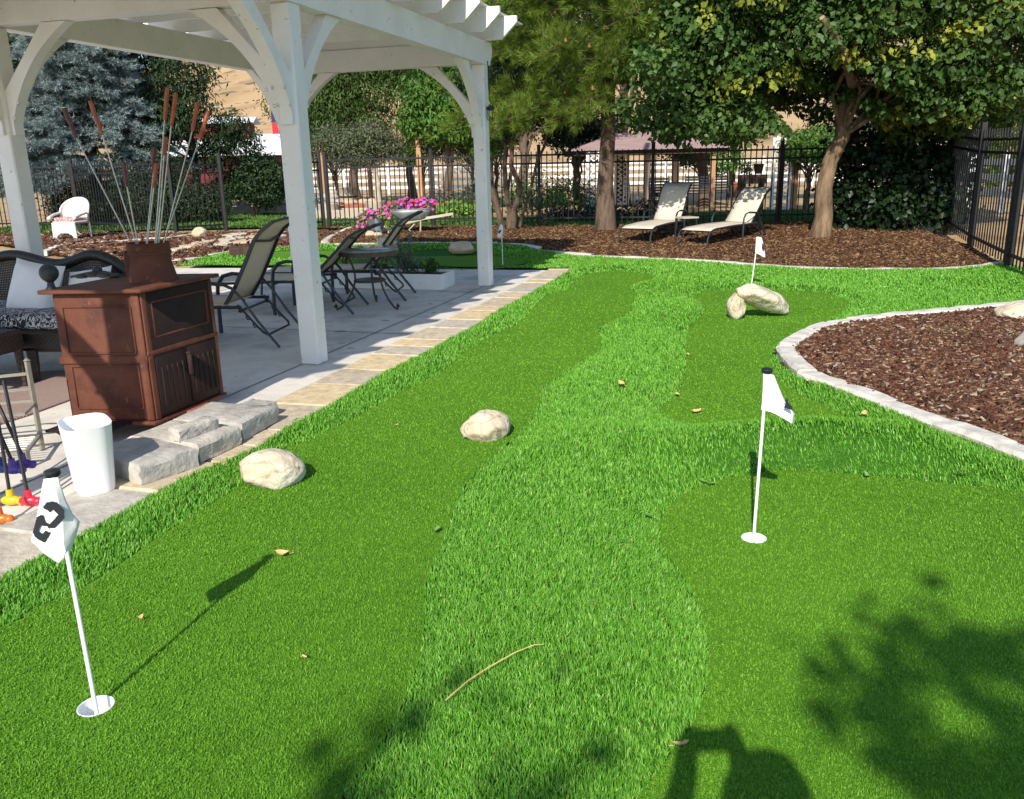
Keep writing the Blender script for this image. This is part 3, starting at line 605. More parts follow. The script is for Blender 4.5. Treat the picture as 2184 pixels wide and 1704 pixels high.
def limb(p,q,r0,r1,k=6,wob=.08,sd=0):
    rr=random.Random(sd); p,q=Vector(p),Vector(q); L=(q-p).length; pts=[];rs=[]
    for i in range(k+1):
        t=i/k; w=wob*L*math.sin(math.pi*t)
        pts.append(p.lerp(q,t)+Vector((rr.uniform(-w,w),rr.uniform(-w,w),rr.uniform(-w,w)*.5+.06*L*math.sin(math.pi*t)))); rs.append(r0+(r1-r0)*t)
    return pts,rs
def clumppts(cl,n,shell=.55):
    """points in ellipsoid clumps cl=[(x,y,z,rx,ry,rz)], denser near the surface"""
    cl=np.array(cl); vol=(cl[:,3]*cl[:,4]*cl[:,5])**.75; k=rng.choice(len(cl),n,p=vol/vol.sum()); d=rng.normal(size=(n,3)); d/=np.linalg.norm(d,axis=1)[:,None]
    r=rng.uniform(shell**3,1.12,n)**(1/3); r*=1+.17*rng.normal(size=n)
    return cl[k,:3]+d*r[:,None]*cl[k,3:],d,k
def tree(name,label,cat,base,tr,h,clumps,n,size,asp,lm,trunkmat='bark',lean=(0,0),group=None,up=.35,droop=.6,shell=.5,tint=None,limbs=99,sub=0,flare=1.5,carve=None):
    T=thing(name,label,cat,base,0,group); mb=MB(); hp=Vector((lean[0],lean[1],h))
    pts,rs=limb((0,0,-.1),hp,tr,tr*.62,7,.03,3); rs[0]*=flare; rs[1]*=1+.12*(flare-1)*2; mb.tube(pts,rs,12)
    if limbs:
        for i,c in enumerate(clumps[6:6+limbs] if limbs<20 else clumps):
            st=pts[random.choice((4,5,6,7))]; p,r=limb(st,c[:3],tr*.26,.014,6,.1,i); mb.tube(p,r,7)
            for _ in range(sub):
                e=Vector(c[:3])+Vector((random.uniform(-1,1)*c[3],random.uniform(-1,1)*c[4],random.uniform(-.8,.8)*c[5]))*.8
                p2,r2=limb(p[3],e,.03,.006,4,.12,i+_); mb.tube(p2,r2,5)
    mb.build('trunk',trunkmat,T)
    c,d,k=clumppts(clumps,n,shell)
    if carve is None and n>5000: carve=.22
    if carve is not None: q=(vnoise(c*np.array([1,1,1.5]),1.15,31)>-carve-.25); c,d,k=c[q],d[q],k[q]; n=len(c)
    V=seedleaf(c,n,size,asp,up,d,droop)
    tn=None
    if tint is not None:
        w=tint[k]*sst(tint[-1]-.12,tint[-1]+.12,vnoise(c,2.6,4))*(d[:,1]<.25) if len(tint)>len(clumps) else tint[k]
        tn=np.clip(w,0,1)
    fan('crown',V,LEAFF,lm,T,tn); return T
def blob(cx,cy,cz,R_,n,sp,seed,flat=.7,rr=(.35,.6)):
    r=random.Random(seed); L=[]
    for i in range(n):
        a=r.uniform(0,6.28); e=math.asin(r.uniform(-.6,1)); q=r.uniform(.45,1)
        s=r.uniform(*rr)*R_
        L.append((cx+R_*sp*q*math.cos(a)*math.cos(e),cy+R_*sp*q*math.sin(a)*math.cos(e),cz+R_*q*math.sin(e)*flat,s,s,s*.7))
    return L
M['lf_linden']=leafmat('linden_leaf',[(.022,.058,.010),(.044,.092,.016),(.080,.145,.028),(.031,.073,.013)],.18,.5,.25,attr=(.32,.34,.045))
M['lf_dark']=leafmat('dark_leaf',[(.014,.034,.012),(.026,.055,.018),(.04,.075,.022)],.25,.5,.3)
M['lf_mid']=leafmat('willow_leaf',[(.04,.085,.018),(.07,.13,.028),(.11,.18,.035),(.055,.11,.02)],.35,.5,.3)
M['lf_olive']=leafmat('olive_leaf',[(.09,.12,.06),(.14,.17,.09),(.18,.20,.11)],.3,.6,.25)
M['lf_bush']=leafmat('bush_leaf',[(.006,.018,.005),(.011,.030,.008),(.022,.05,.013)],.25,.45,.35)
M['lf_bright']=leafmat('bright_leaf',[(.05,.14,.02),(.09,.20,.03),(.14,.25,.04)],.35,.5,.3)
M['nd_pine']=leafmat('pine_needle',[(.08,.16,.018),(.14,.24,.028),(.22,.31,.04),(.24,.27,.05)],.35,.5,.3)
M['nd_spruce']=leafmat('blue_spruce_needle',[(.11,.155,.155),(.18,.235,.23),(.26,.33,.32),(.30,.37,.34)],.1,.5,.3)
M['cone']=mat('pine_cone',(.20,.09,.035),(.30,.15,.06),40,.8,.5,90)
# --- broad-leaved tree over the far bed
tb=G(1745,508); rl=random.Random(5); cl=[]
for (x,y,z,s) in ((3.4,15.6,3.6,1.0),(4.3,15.0,4.4,1.2),(3.2,16.0,2.75,.7),(4.2,15.3,3.0,.8),(5.2,14.8,3.4,.95),(5.0,15.4,2.5,.65),(6.0,14.9,2.75,.75),(6.2,14.6,4.0,1.1),(5.2,14.6,5.0,1.2),(7.0,14.8,3.0,.8),(7.2,14.4,4.9,1.15),(7.9,14.6,3.5,.85),(8.0,14.8,2.75,.6),(8.6,14.4,3.7,.75),(9.0,14.6,4.6,1.1),(8.8,15.2,3.0,.5),(7.0,17.5,4.5,1.6),(5,17.8,4.6,1.6),(3.8,17.5,3.6,1.1),(9.2,17.5,4.4,1.3),(6.2,16.2,6.0,1.6),(4.2,16.2,5.7,1.3),(8.2,16,6,1.5),(9.6,15.4,5.9,1.2),(3.0,15.2,5.0,.9),(4.6,16.3,2.45,.65),(6.8,15.9,2.5,.7),(5.9,16.8,2.6,.9),(10.2,15.6,4.8,.9),(2.7,16.2,3.4,.6),(2.3,15.8,2.4,.5),(2.9,15.6,2.2,.5),(3.6,15.3,2.2,.5),(4.4,15.2,2.12,.48),(5.0,15,2.15,.48),(5.6,15.2,2.25,.45),(3.2,16.2,2.15,.5),(4.1,16.4,2.1,.5),(6.9,15,2.4,.5),(7.6,14.9,2.35,.5),(8.3,14.8,2.5,.5),(9.0,14.9,2.75,.5),(3.4,16.6,2.9,.9),(4.8,16.9,2.9,1.0),(6.2,17,3.0,1.0),(7.4,16.6,3.0,1.0),(8.6,16.6,3.2,1.0),(6.1,15.7,2.35,.5),(6.7,15.5,2.45,.5),(7.3,15.6,2.5,.5),(5.4,16.0,2.3,.5),(2.45,14.6,3.0,.55),(7.9,15.4,2.4,.5),(8.5,15.3,2.3,.45),(8.0,16.2,2.2,.55),(8.7,16.0,2.25,.6),(9.3,15.8,2.6,.6),(7.3,16.4,2.15,.5),(6.6,16.3,2.2,.45),(9.9,15.6,2.9,.6),(9.4,15,3.6,.7),(10,15,4.0,.8)):
    cl.append((x-tb.x,y-tb.y,z-tb.z,s,s*.9,s*.62))
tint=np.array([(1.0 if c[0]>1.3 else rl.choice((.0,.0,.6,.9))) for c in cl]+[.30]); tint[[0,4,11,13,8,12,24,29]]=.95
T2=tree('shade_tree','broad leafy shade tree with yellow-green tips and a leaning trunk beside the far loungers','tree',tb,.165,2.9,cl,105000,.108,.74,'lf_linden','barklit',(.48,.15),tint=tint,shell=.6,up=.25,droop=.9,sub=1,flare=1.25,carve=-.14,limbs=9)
mb=MB(); a=AT(1795,100,14.3)-tb; b=AT(1752,38,14.1)-tb; mb.tube([b+(a-b)*2.2+Vector((.1,.8,0)),a,b],[.07,.06,.045],9); mb.build('sawn_branch','barklit',T2); MB().lathe([(.046,0),(.044,.004)],12).build('cut_end','wood',T2).matrix_local=Matrix.Translation(b)@(b-a).to_track_quat('Z','Y').to_matrix().to_4x4()
# --- pine
def tufts(c,n_need,length,width,dirs,spread=.9):
    n=len(c); k=n_need; d=rng.normal(size=(n,k,3)); d/=np.linalg.norm(d,axis=2)[...,None]; d=d*spread+dirs[:,None,:]; d/=np.linalg.norm(d,axis=2)[...,None]
    L=length*rng.uniform(.7,1.15,(n,k,1)); s=np.cross(d,rng.normal(size=(n,k,3))); s/=np.linalg.norm(s,axis=2)[...,None]; st=c[:,None,:]+d*.012+dirs[:,None,:]*rng.uniform(-.12,.05,(n,k,1))
    V=np.stack([st-s*width/2,st+s*width/2,st+d*L],2); return V.reshape(-1,3,3)
pb_=G(1292,494); TP=thing('pine_tree','long-needled pine with a straight bark trunk and small brown cones','tree',pb_)
mb=MB(); pts,rs=limb((0,0,-.1),(.05,.3,8.5),.165,.08,10,.012,2); rs[0]=.24; rs[1]=.165; mb.tube(pts,rs,14)
C=[];D=[]
def pinebranch(z,az,L,rise,n):
    st=Vector((0,.0,z)); e=Vector((math.sin(az)*L,math.cos(az)*L,z+rise)); p,r=limb(st,e,.05,.012,7,.06,int(z*100+az*10)); mb.tube(p,r,7)
    for i in range(n):
        t=random.uniform(.35,1.0); j=min(int(t*7),6); q=p[j].lerp(p[j+1],t*7-j); o_=Vector((random.gauss(0,.27),random.gauss(0,.27),random.gauss(.02,.17)))*(1.25-.35*t)
        if i%3==0: mb.tube([q,q+o_*.6,q+o_],.006,4)
        C.append(q+o_); dd=o_.normalized()*.7+Vector((math.sin(az),math.cos(az),.35))*.5; D.append(dd.normalized())
for z,az,L,ri,n in ((2.5,R(200),1.9,-.1,40),(2.6,R(240),2.6,-.55,85),(2.75,R(262),3.1,-.55,95),(2.6,R(285),2.4,-.4,60),(3.1,R(180),1.9,.1,70),(3.2,R(150),1.8,.0,55),(3.3,R(215),2.4,.0,80),(3.4,R(250),3.0,-.1,100),(3.6,R(110),1.9,.1,60),(3.7,R(172),2.1,.2,90),(3.9,R(275),3.2,.1,100),(4.1,R(230),2.7,.25,100),(4.2,R(195),2.3,.3,95),(4.3,R(140),2.0,.3,70),(4.6,R(260),3.0,.3,100),(4.7,R(210),2.5,.4,95),(4.9,R(165),2.3,.4,90),(5.0,R(240),2.9,.4,95),(5.2,R(285),2.8,.4,80),(5.4,R(190),2.2,.5,85),(5.6,R(225),2.6,.5,85),(5.7,R(120),1.8,.4,60),(6.1,R(205),2.0,.6,60),(6.2,R(255),2.4,.5,60),(3.5,R(30),2.2,.2,50),(4.4,R(330),2.2,.3,50),(5,R(60),2,.3,50),(2.9,R(95),1.4,-.1,25)):
    pinebranch(z,az,L,ri,n)
mb.build('trunk','bark',TP)
C=np.array(C);D=np.array(D); C=np.concatenate([C,C+rng.normal(0,.17,C.shape)]); D=np.concatenate([D,D]); fan('needles',tufts(C,40,.20,.010,D,.75),[(0,1,2)],'nd_pine',TP)
cm=MB()
for i in range(0,len(C)//2,47):
    cm.lathe([(.008,-.035),(.03,-.015),(.032,.01),(.02,.04),(.004,.06)],8,tuple(C[i]+np.array([0,-.1,-.02])))
cm.build('cones','cone',TP)
# --- blue spruce
sb=AT(215,470,25.5); sb.z=.1; TS=thing('blue_spruce','silvery blue spruce behind the white wicker chair','tree',sb); mb=MB(); mb.tube([(0,0,-.1),(0,0,3),(0,0,9)],[.2,.15,.04],10)
C=[];D=[]
rs_=random.Random(4); z=1.2
while z<8.0:
    Rz=2.55*(1-(z-1.0)/8.6)
    for i in range(11):
        az=i*R(32.7)+rs_.uniform(-.3,.3)+z*2.1
        if math.cos(az)>.55: continue
        L=Rz*rs_.uniform(.7,1.15); e=Vector((math.sin(az)*L,math.cos(az)*L,z-.10*L+rs_.uniform(-.15,.2))); p,r=limb((0,0,z),e,.035,.01,6,.04,int(z*90+i)); mb.tube(p,r,5)
        side=Vector((math.cos(az),-math.sin(az),0))
        for q in range(int(36*L)):
            t=rs_.uniform(.25,1.0)**.8; j=min(int(t*6),5); b0=p[j].lerp(p[j+1],t*6-j); s=rs_.choice((-1,1)); fl=(1.05-t)*.8+.12
            tip=b0+side*s*rs_.uniform(.15,1)*fl*.9+Vector((math.sin(az),math.cos(az),0))*rs_.uniform(0,.3)+Vector((0,0,rs_.uniform(-.12,.10)))
            dv=(tip-b0); dv=dv.normalized() if dv.length>.01 else side
            for u in np.linspace(.4,1,3): C.append(b0.lerp(tip,float(u))); D.append(dv*.8+Vector((math.sin(az),math.cos(az),.25))*.5)
    z+=.23
C=np.array(C);D=np.array([d.normalized() for d in D]); mb.build('trunk','bark',TS)
V=tufts(C,13,.10,.02,D,.85); fan('needles',V,[(0,1,2)],'nd_spruce',TS)
# --- left dark drooping tree, hedge, juniper skirt
b=AT(430,480,27); b.z=.1
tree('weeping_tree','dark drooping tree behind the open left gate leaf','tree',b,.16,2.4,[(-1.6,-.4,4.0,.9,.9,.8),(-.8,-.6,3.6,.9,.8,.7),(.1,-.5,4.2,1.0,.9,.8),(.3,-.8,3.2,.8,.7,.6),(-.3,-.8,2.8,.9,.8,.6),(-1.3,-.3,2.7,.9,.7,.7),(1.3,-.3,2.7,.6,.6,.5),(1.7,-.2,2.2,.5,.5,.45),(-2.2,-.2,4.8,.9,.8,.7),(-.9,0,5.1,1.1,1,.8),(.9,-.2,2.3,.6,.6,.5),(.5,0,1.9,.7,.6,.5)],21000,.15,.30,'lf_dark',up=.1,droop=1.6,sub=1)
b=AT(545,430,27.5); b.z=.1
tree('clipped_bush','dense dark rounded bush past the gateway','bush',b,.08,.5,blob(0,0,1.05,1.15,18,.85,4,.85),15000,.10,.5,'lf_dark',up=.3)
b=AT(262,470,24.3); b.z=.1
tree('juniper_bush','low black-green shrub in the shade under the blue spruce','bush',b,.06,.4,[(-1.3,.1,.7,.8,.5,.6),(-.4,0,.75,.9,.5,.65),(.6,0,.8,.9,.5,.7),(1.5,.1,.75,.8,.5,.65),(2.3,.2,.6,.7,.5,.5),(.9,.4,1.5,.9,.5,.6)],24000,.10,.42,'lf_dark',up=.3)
# --- trees beyond the fence in the middle
b=AT(760,440,33); b.z=.12
tree('willow_tree','tall light green willow beyond the fence, left half of the far archway','tree',b,.2,2.6,[(-1.2,0,4.4,1.2,1,.9),(0,-.3,4.8,1.3,1,.9),(.9,-.2,4.0,1.1,1,.8),(-.4,-.4,3.5,1.1,.9,.8),(-1.6,0,3.3,1,.9,.7),(.2,0,5.9,1.5,1.2,1),(1.5,0,5.2,1.2,1,.9),(-1.8,.2,5.5,1.2,1,.9),(-.6,-.4,2.7,1.0,.8,.6),(.8,-.2,3.0,.9,.8,.6),(-1.7,.1,2.6,.7,.6,.5)],24000,.18,.26,'lf_mid',up=.2,droop=1.5,sub=1)
b=AT(960,440,29); b.z=.12
tree('leafy_tree','bright leafy tree beyond the fence, right half of the far archway','tree',b,.15,2.2,[(-.6,0,3.6,.9,.8,.7),(.4,-.3,3.3,.9,.8,.7),(.9,-.3,2.6,.7,.7,.55),(0,-.4,2.7,.8,.7,.6),(-.9,-.1,2.8,.7,.6,.5),(.2,0,4.5,1.1,.9,.8),(1.3,0,3.9,.9,.8,.7),(1.2,-.2,1.9,.5,.5,.4)],17000,.17,.38,'lf_bright',up=.25,droop=1.2,sub=1)
b=AT(812,455,29); b.z=.14
tree('olive_tree','grey-green small tree with a twisted pale trunk above a half barrel','tree',b,.12,1.5,[(-.9,0,2.1,.75,.6,.5),(-.2,-.2,2.35,.8,.6,.5),(.3,0,2.0,.6,.5,.4),(-1.5,0,2.3,.6,.5,.45),(-.5,0,1.75,.7,.5,.35)],13000,.11,.32,'lf_olive','woodgrey',(-.1,0),up=.3)
# multi-stem tree by the far post
b=G(1085,492); T7=thing('multi_stem_tree','clump of slim dark stems with leafy crown right of the far pergola post','tree',b); mb=MB()
for i,(x,y,tx,ty) in enumerate(((-.2,0,-.45,.1),(0,.05,-.15,.1),(.2,0,.25,-.05),(.32,.1,.9,.2),(.1,.1,.1,.4))):
    p,r=limb((x*.6,y,-.1),(tx*1.4,ty-.3,2.9),.075 if i<3 else .035,.03,7,.05,i+40); mb.tube(p,r,8)
mb.build('trunk','bark',T7)
cl=[(-.5,-.2,2.9,.7,.6,.5),(.2,-.3,3.1,.7,.6,.5),(.7,-.1,2.5,.5,.5,.4),(-.3,0,3.7,.8,.7,.6),(.6,0,3.8,.8,.7,.6),(1.3,-.1,1.75,.35,.3,.3),(.0,-.2,2.2,.5,.4,.3)]
c,d,k=clumppts(cl,3800,.4); fan('crown',seedleaf(c,3800,.10,.5,.2,d,1),LEAFF,'lf_bush',T7)
# bush in the corner, under the shade tree
b=AT(1905,500,16.9); b.z=.13
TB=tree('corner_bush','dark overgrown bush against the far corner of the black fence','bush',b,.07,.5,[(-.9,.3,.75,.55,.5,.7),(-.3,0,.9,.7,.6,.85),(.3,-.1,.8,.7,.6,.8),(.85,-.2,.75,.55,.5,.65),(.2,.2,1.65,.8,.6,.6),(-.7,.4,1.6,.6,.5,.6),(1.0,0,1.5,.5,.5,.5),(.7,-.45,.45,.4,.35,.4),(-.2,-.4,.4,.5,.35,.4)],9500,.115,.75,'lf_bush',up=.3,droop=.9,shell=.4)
# background trees filling the view behind the bed
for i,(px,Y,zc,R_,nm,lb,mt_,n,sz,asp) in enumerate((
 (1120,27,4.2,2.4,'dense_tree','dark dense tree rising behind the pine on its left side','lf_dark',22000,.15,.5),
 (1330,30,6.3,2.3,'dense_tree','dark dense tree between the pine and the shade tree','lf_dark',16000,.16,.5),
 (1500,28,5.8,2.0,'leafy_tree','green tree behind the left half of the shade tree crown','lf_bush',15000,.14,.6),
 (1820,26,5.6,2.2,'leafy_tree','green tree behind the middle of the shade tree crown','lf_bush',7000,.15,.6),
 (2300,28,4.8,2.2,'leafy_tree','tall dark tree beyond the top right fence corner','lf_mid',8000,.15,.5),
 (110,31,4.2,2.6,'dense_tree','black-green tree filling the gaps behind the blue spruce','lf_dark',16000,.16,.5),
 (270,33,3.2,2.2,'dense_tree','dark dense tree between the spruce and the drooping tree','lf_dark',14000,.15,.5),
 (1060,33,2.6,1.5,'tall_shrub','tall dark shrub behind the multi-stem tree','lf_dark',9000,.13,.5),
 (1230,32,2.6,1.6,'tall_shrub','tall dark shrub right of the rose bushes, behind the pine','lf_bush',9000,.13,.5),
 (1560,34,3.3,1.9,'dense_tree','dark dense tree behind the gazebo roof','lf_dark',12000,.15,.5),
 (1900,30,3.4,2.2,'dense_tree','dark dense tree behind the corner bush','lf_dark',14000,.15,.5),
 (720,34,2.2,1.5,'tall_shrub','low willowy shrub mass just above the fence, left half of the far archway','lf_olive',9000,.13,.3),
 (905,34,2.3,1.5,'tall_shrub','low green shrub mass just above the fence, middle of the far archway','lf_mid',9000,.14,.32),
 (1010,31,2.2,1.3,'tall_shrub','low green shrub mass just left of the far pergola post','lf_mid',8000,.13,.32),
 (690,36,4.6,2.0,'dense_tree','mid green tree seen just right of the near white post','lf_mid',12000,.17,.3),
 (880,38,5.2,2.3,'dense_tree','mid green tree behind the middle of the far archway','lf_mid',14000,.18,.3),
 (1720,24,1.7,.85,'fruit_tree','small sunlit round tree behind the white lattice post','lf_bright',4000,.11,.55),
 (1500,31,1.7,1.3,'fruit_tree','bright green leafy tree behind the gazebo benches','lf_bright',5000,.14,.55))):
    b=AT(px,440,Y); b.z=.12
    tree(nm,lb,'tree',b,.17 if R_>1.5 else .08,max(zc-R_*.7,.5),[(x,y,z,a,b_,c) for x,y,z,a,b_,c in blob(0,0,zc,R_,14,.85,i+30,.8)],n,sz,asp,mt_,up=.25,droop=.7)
for i,(px,Y,h) in enumerate(((2075,32,3.3),(2165,30,3.4),(2240,30,3.0))):
    b=AT(px,400,Y); b.z=.1; T=thing('conifer','conifer','tree',b); T['label']=('dark conifer just right of the shade tree crown above the fence','paler conifer over the right-hand fence near the photo edge','conifer over the right-hand fence cut by the photo edge')[i]
    MB().tube([(0,0,0),(0,0,h)],[.12,.03],8).build('trunk','bark',T); n=900; zz_=rng.uniform(.3,h,n); a_=rng.uniform(0,6.28,n); rr_=1.25*(1-(zz_/h)**1.6)*rng.uniform(.6,1.05,n)+.05
    C=np.stack([np.cos(a_)*rr_,np.sin(a_)*rr_,zz_],1); D=np.stack([np.cos(a_),np.sin(a_),.5+0*a_],1); D/=np.linalg.norm(D,axis=1)[:,None]; fan('needles',tufts(C,18,.2,.03,D,.8),[(0,1,2)],('nd_spruce','nd_pine','nd_pine')[i],T)
# ================================================================== GOLF FLAGS
def strip_cloth(px,Yf,sub=10):
    """cloth from a px outline grid: px = rows of pixel points down the cloth, each with depth"""
    rows=[[AT(x,y,Yf+dy) for (x,y,dy) in r] for r in px]; n=len(rows[0])
    mb=MB(); V=[p for r in rows for p in r]; mb.add(V,[(i*n+j,i*n+j+1,(i+1)*n+j+1,(i+1)*n+j) for i in range(len(rows)-1) for j in range(n-1)]); return mb
def solid(o,t): 
    md=o.modifiers.new('thickness','SOLIDIFY'); md.thickness=t; md.offset=0
def subsurf(o,l=2,simple=False):
    md=o.modifiers.new('smooth','SUBSURF'); md.levels=l; md.render_levels=l; md.subdivision_type='SIMPLE' if simple else 'CATMULL_CLARK'
def flag(name,label,bx,by,tx,ty,rows,glyph=None,Yb=None,knob=True):
    B=G(bx,by); 
    T_=AT(tx,ty,B.y+.0) ; T=thing('golf_flag',label,'golf flag',B,0,'numbered golf flags on the greens')
    mb=MB(); mb.tube([Vector((0,0,.0))+ (T_-B)*-.06,T_-B],.0068,10); mb.build('pole','pole',T)
    k=(T_-B); 
    if knob: MB().lathe([(.004,-.012),(.019,-.010),(.023,-.002),(.021,.007),(.008,.012)],16).build('knob','blackknob',T).location=k
    o=strip_cloth(rows,B.y).build('cloth','cloth',T); o.data.transform(Matrix.Translation(-B)); subsurf(o,2,True); solid(o,.0015)
    if glyph:
        for gl in glyph:
            P=np.array(gl,float); Yd=gl_depth; x0,y0=P.min(0); x1,y1=P.max(0); st=max((x1-x0)/46,.5); mbg=MB()
            for xx in np.arange(x0,x1,st):
                cc=np.array([[xx+st/2,yy+st/2] for yy in np.arange(y0,y1,st)]); kk=inpoly(cc,[tuple(q) for q in P])
                run=None
                for i in range(len(cc)+1):
                    on=i<len(cc) and kk[i]
                    if on and run is None: run=i
                    if not on and run is not None:
                        ya,yb=y0+run*st,y0+i*st; seg=max(1,int((yb-ya)/6))
                        for s_ in range(seg):
                            a_,b_=ya+(yb-ya)*s_/seg,ya+(yb-ya)*(s_+1)/seg
                            q=[AT(X_,Y_,B.y+Yd(X_,Y_))-B for X_,Y_ in ((xx,a_),(xx+st,a_),(xx+st,b_),(xx,b_))]; mbg.add(q,[(0,1,2,3)])
                        run=None
            og=mbg.build('numeral','ink',o,smooth=False); solid(og,.0008)
    return T,B
# front left flag: cloth hanging, number 2
def gl_depth(x,y): return -.020
def K(L): return [(x*.3204,849.4+y*.3204) for x,y in L]
two=K([(283,728),(310,692),(345,686),(374,690),(428,742),(427,800),(366,861),(325,866),(312,850),(290,848),(270,846),(252,884),(284,903),(301,880),(338,896),(300,961),(262,945),(234,925),(219,893),(243,792),(270,776),(286,777),(302,822),(330,836),(388,775),(356,741),(330,760),(318,748)])
rows=[[(93,1022,-.012),(103,1020,-.016),(113,1019,-.018),(124,1018,-.012)],
 [(84,1072,-.012),(104,1068,-.018),(124,1064,-.018),(140,1066,.002)],
 [(75,1120,-.010),(103,1118,-.018),(134,1115,-.016),(155,1096,.012)],
 [(66,1154,-.008),(99,1160,-.018),(136,1160,-.015),(170,1112,.022)],
 [(88,1176,-.006),(110,1188,-.014),(140,1175,-.010),(163,1140,.02)],
 [(118,1197,-.004),(126,1202,-.008),(134,1193,-.006),(148,1180,.01)]]
flag('golf_flag','nearest golf flag with a large black 2, front left putting green',205,1511,111,1008,rows,[two])
flag('golf_flag','golf flag with black knob on the front right green, digit folded away',1606,1153,1635,790,
 [[(1627,797,-.008),(1634,797,-.012),(1642,798,-.010),(1650,800,.0)],[(1626,832,-.008),(1638,833,-.014),(1650,832,-.008),(1664,835,.012)],[(1624,862,-.008),(1640,862,-.016),(1656,862,-.008),(1676,862,.02)],[(1622,874,-.006),(1643,878,-.016),(1666,888,-.008),(1694,882,.03)],[(1640,877,-.004),(1655,884,-.010),(1676,896,-.002),(1691,906,.03)]],
 [[(1674,852),(1679,851),(1681,860),(1688,866),(1690,875),(1680,872),(1671,869),(1675,862)]])
flag('golf_flag','golf flag behind the two balanced rocks on the middle green',1600,622,1616,505,
 [[(1612,506,-.01),(1616,505,-.014),(1620,506,-.012),(1624,507,.0)],[(1611,525,-.01),(1617,524,-.016),(1624,524,-.01),(1629,526,.02)],[(1610,538,-.01),(1617,539,-.018),(1625,540,-.01),(1631,540,.02)],[(1612,541,-.008),(1619,543,-.014),(1626,548,-.006),(1632,550,.02)]],
 [[(1625,518),(1628,522),(1630,532),(1626,535),(1624,528)]],knob=False)
flag('golf_flag','thin golf flag near the pots of pink flowers, far turf',806,537,801,466,
 [[(799,466,-.01),(802,466,-.012),(805,470,-.01)],[(799,476,-.01),(805,477,-.014),(809,480,-.0)],[(799,489,-.01),(807,490,-.014),(813,492,.02)],[(800,491,-.01),(808,492,-.014),(815,497,.02)]],None,knob=False)
flag('golf_flag','shaded golf flag just right of the far white post',1072,570,1069,478,
 [[(1066,480,-.01),(1069,479,-.012),(1072,481,-.01)],[(1063,490,-.012),(1067,490,-.016),(1073,491,-.008)],[(1060,501,-.012),(1066,503,-.016),(1072,500,-.004)],[(1060,504,-.012),(1066,508,-.014),(1070,502,-.004)]],
 [[(1062,494),(1067,490),(1069,491),(1066,497),(1062,498)]],knob=False)
for px,py,lb in ((205,1508,'white hole cup at the foot of the front left flag'),(1607,1149,'white hole cup at the foot of the front right flag')):
    c=G(px,py); o=MB().lathe([(.0535,-.05),(.0535,.0055),(.0515,.0065),(.0495,.005),(.049,-.048),(.012,-.049)],36,cap=(False,True)).build('hole_cup','cup'); o.location=c; tag(o,lb,'golf cup','hole cups')
# ================================================================== ROCKS
def rock(name,label,c,d,seed,mt='rock',rz=0,flat=.35,rough=.16,grp=None,tilt=0,facets=14):
    bm=bmesh.new(); bmesh.ops.create_icosphere(bm,subdivisions=4,radius=1); r=np.random.default_rng(seed); P=np.array([v.co[:] for v in bm.verts])
    nr=r.normal(size=(facets,3)); nr/=np.linalg.norm(nr,axis=1)[:,None]; lim=r.uniform(.74,.97,facets)
    for n_,l in zip(nr,lim):
        e=P@n_-l; P=P-np.maximum(e,0)[:,None]*n_*.88
    P*=1+(rough*.45*vnoise(P,2.2,seed)+rough*.32*vnoise(P,5,seed+1)+rough*.16*vnoise(P,14,seed+2))[:,None]
    P*=np.array(d)/2; zmin=-d[2]/2*flat*2
    P[:,2]=np.maximum(P[:,2],zmin); P[:,2]-=zmin
    for v,p in zip(bm.verts,P): v.co=p
    me=bpy.data.meshes.new(name); bm.to_mesh(me); bm.free(); me.materials.append(M[mt]); me.shade_smooth()
    o=bpy.data.objects.new(name,me); COL.objects.link(o); o.location=c; o.rotation_euler=(0,tilt,rz); return tag(o,label,'rock',grp)
gr='pale boulders used as obstacles on the greens'
c=G(580,1030); rock('boulder','pale rounded boulder nearest the patio on the left green',c-Vector((0,0,.012)),(.34,.30,.225),5,grp=gr,rz=.4)
c=G(1037,930); rock('boulder','pale domed boulder in the middle of the left green',c-Vector((0,0,.012)),(.325,.30,.20),12,grp=gr,rz=1.2)
c=G(1568,680); rock('boulder','upright pale boulder propping up the tilted slab rock',c-Vector((0,0,.01)),(.17,.26,.29),21,flat=.48,grp=gr,rz=.2,rough=.2)
a=AT(1580,633,8.5); b_=G(1650,674); sl_=rock('boulder','long slab rock leaning on the upright rock, middle green',(0,0,0),(.74,.34,.235),34,flat=.6,grp=gr,rough=.2); 
mid=(Vector(a)+Vector((b_.x,b_.y,.07)))/2; dx=Vector((b_.x,b_.y,.06))-Vector(a); sl_.location=mid-Vector((0,0,.085)); sl_.rotation_euler=(0,math.atan2(-dx.z,math.hypot(dx.x,dx.y)),math.atan2(dx.y,dx.x))
c=G(2165,684); rock('boulder','pale flat rock on the bark at the top right kerb',c,(.42,.36,.22),41,grp='rocks on the right mulch bed')
c=G(2192,752); rock('boulder','rough grey rock cut by the right photo edge, in the bark bed',c+Vector((.08,.0,0)),(.36,.34,.26),47,'rockgrey',grp='rocks on the right mulch bed')
c=G(826,534); rock('boulder','small white rock behind the bistro table on the far turf',c,(.46,.36,.30),51,'rock')
c=G(986,541); rock('boulder','tan boulder on the far green left of the post',c,(.48,.36,.26),57,'rockbrown')
c=G(427,507); rock('boulder','round tan boulder at the end of the left stone edging',c,(.34,.28,.27),61,'rockbrown')
for i,(x,y,s) in enumerate(((783,503,.26),(798,504,.22),(812,501,.28),(826,500,.22),(835,503,.2),(822,493,.22),(790,508,.22),(806,508,.2),(840,507,.14))):
    rock('stone','tan cobble in the pile around the pink flower pot',G(x,y),(s,s*.9,s*.8),70+i,'rockbrown',grp='cobbles around the pink flower pot',rz=i)
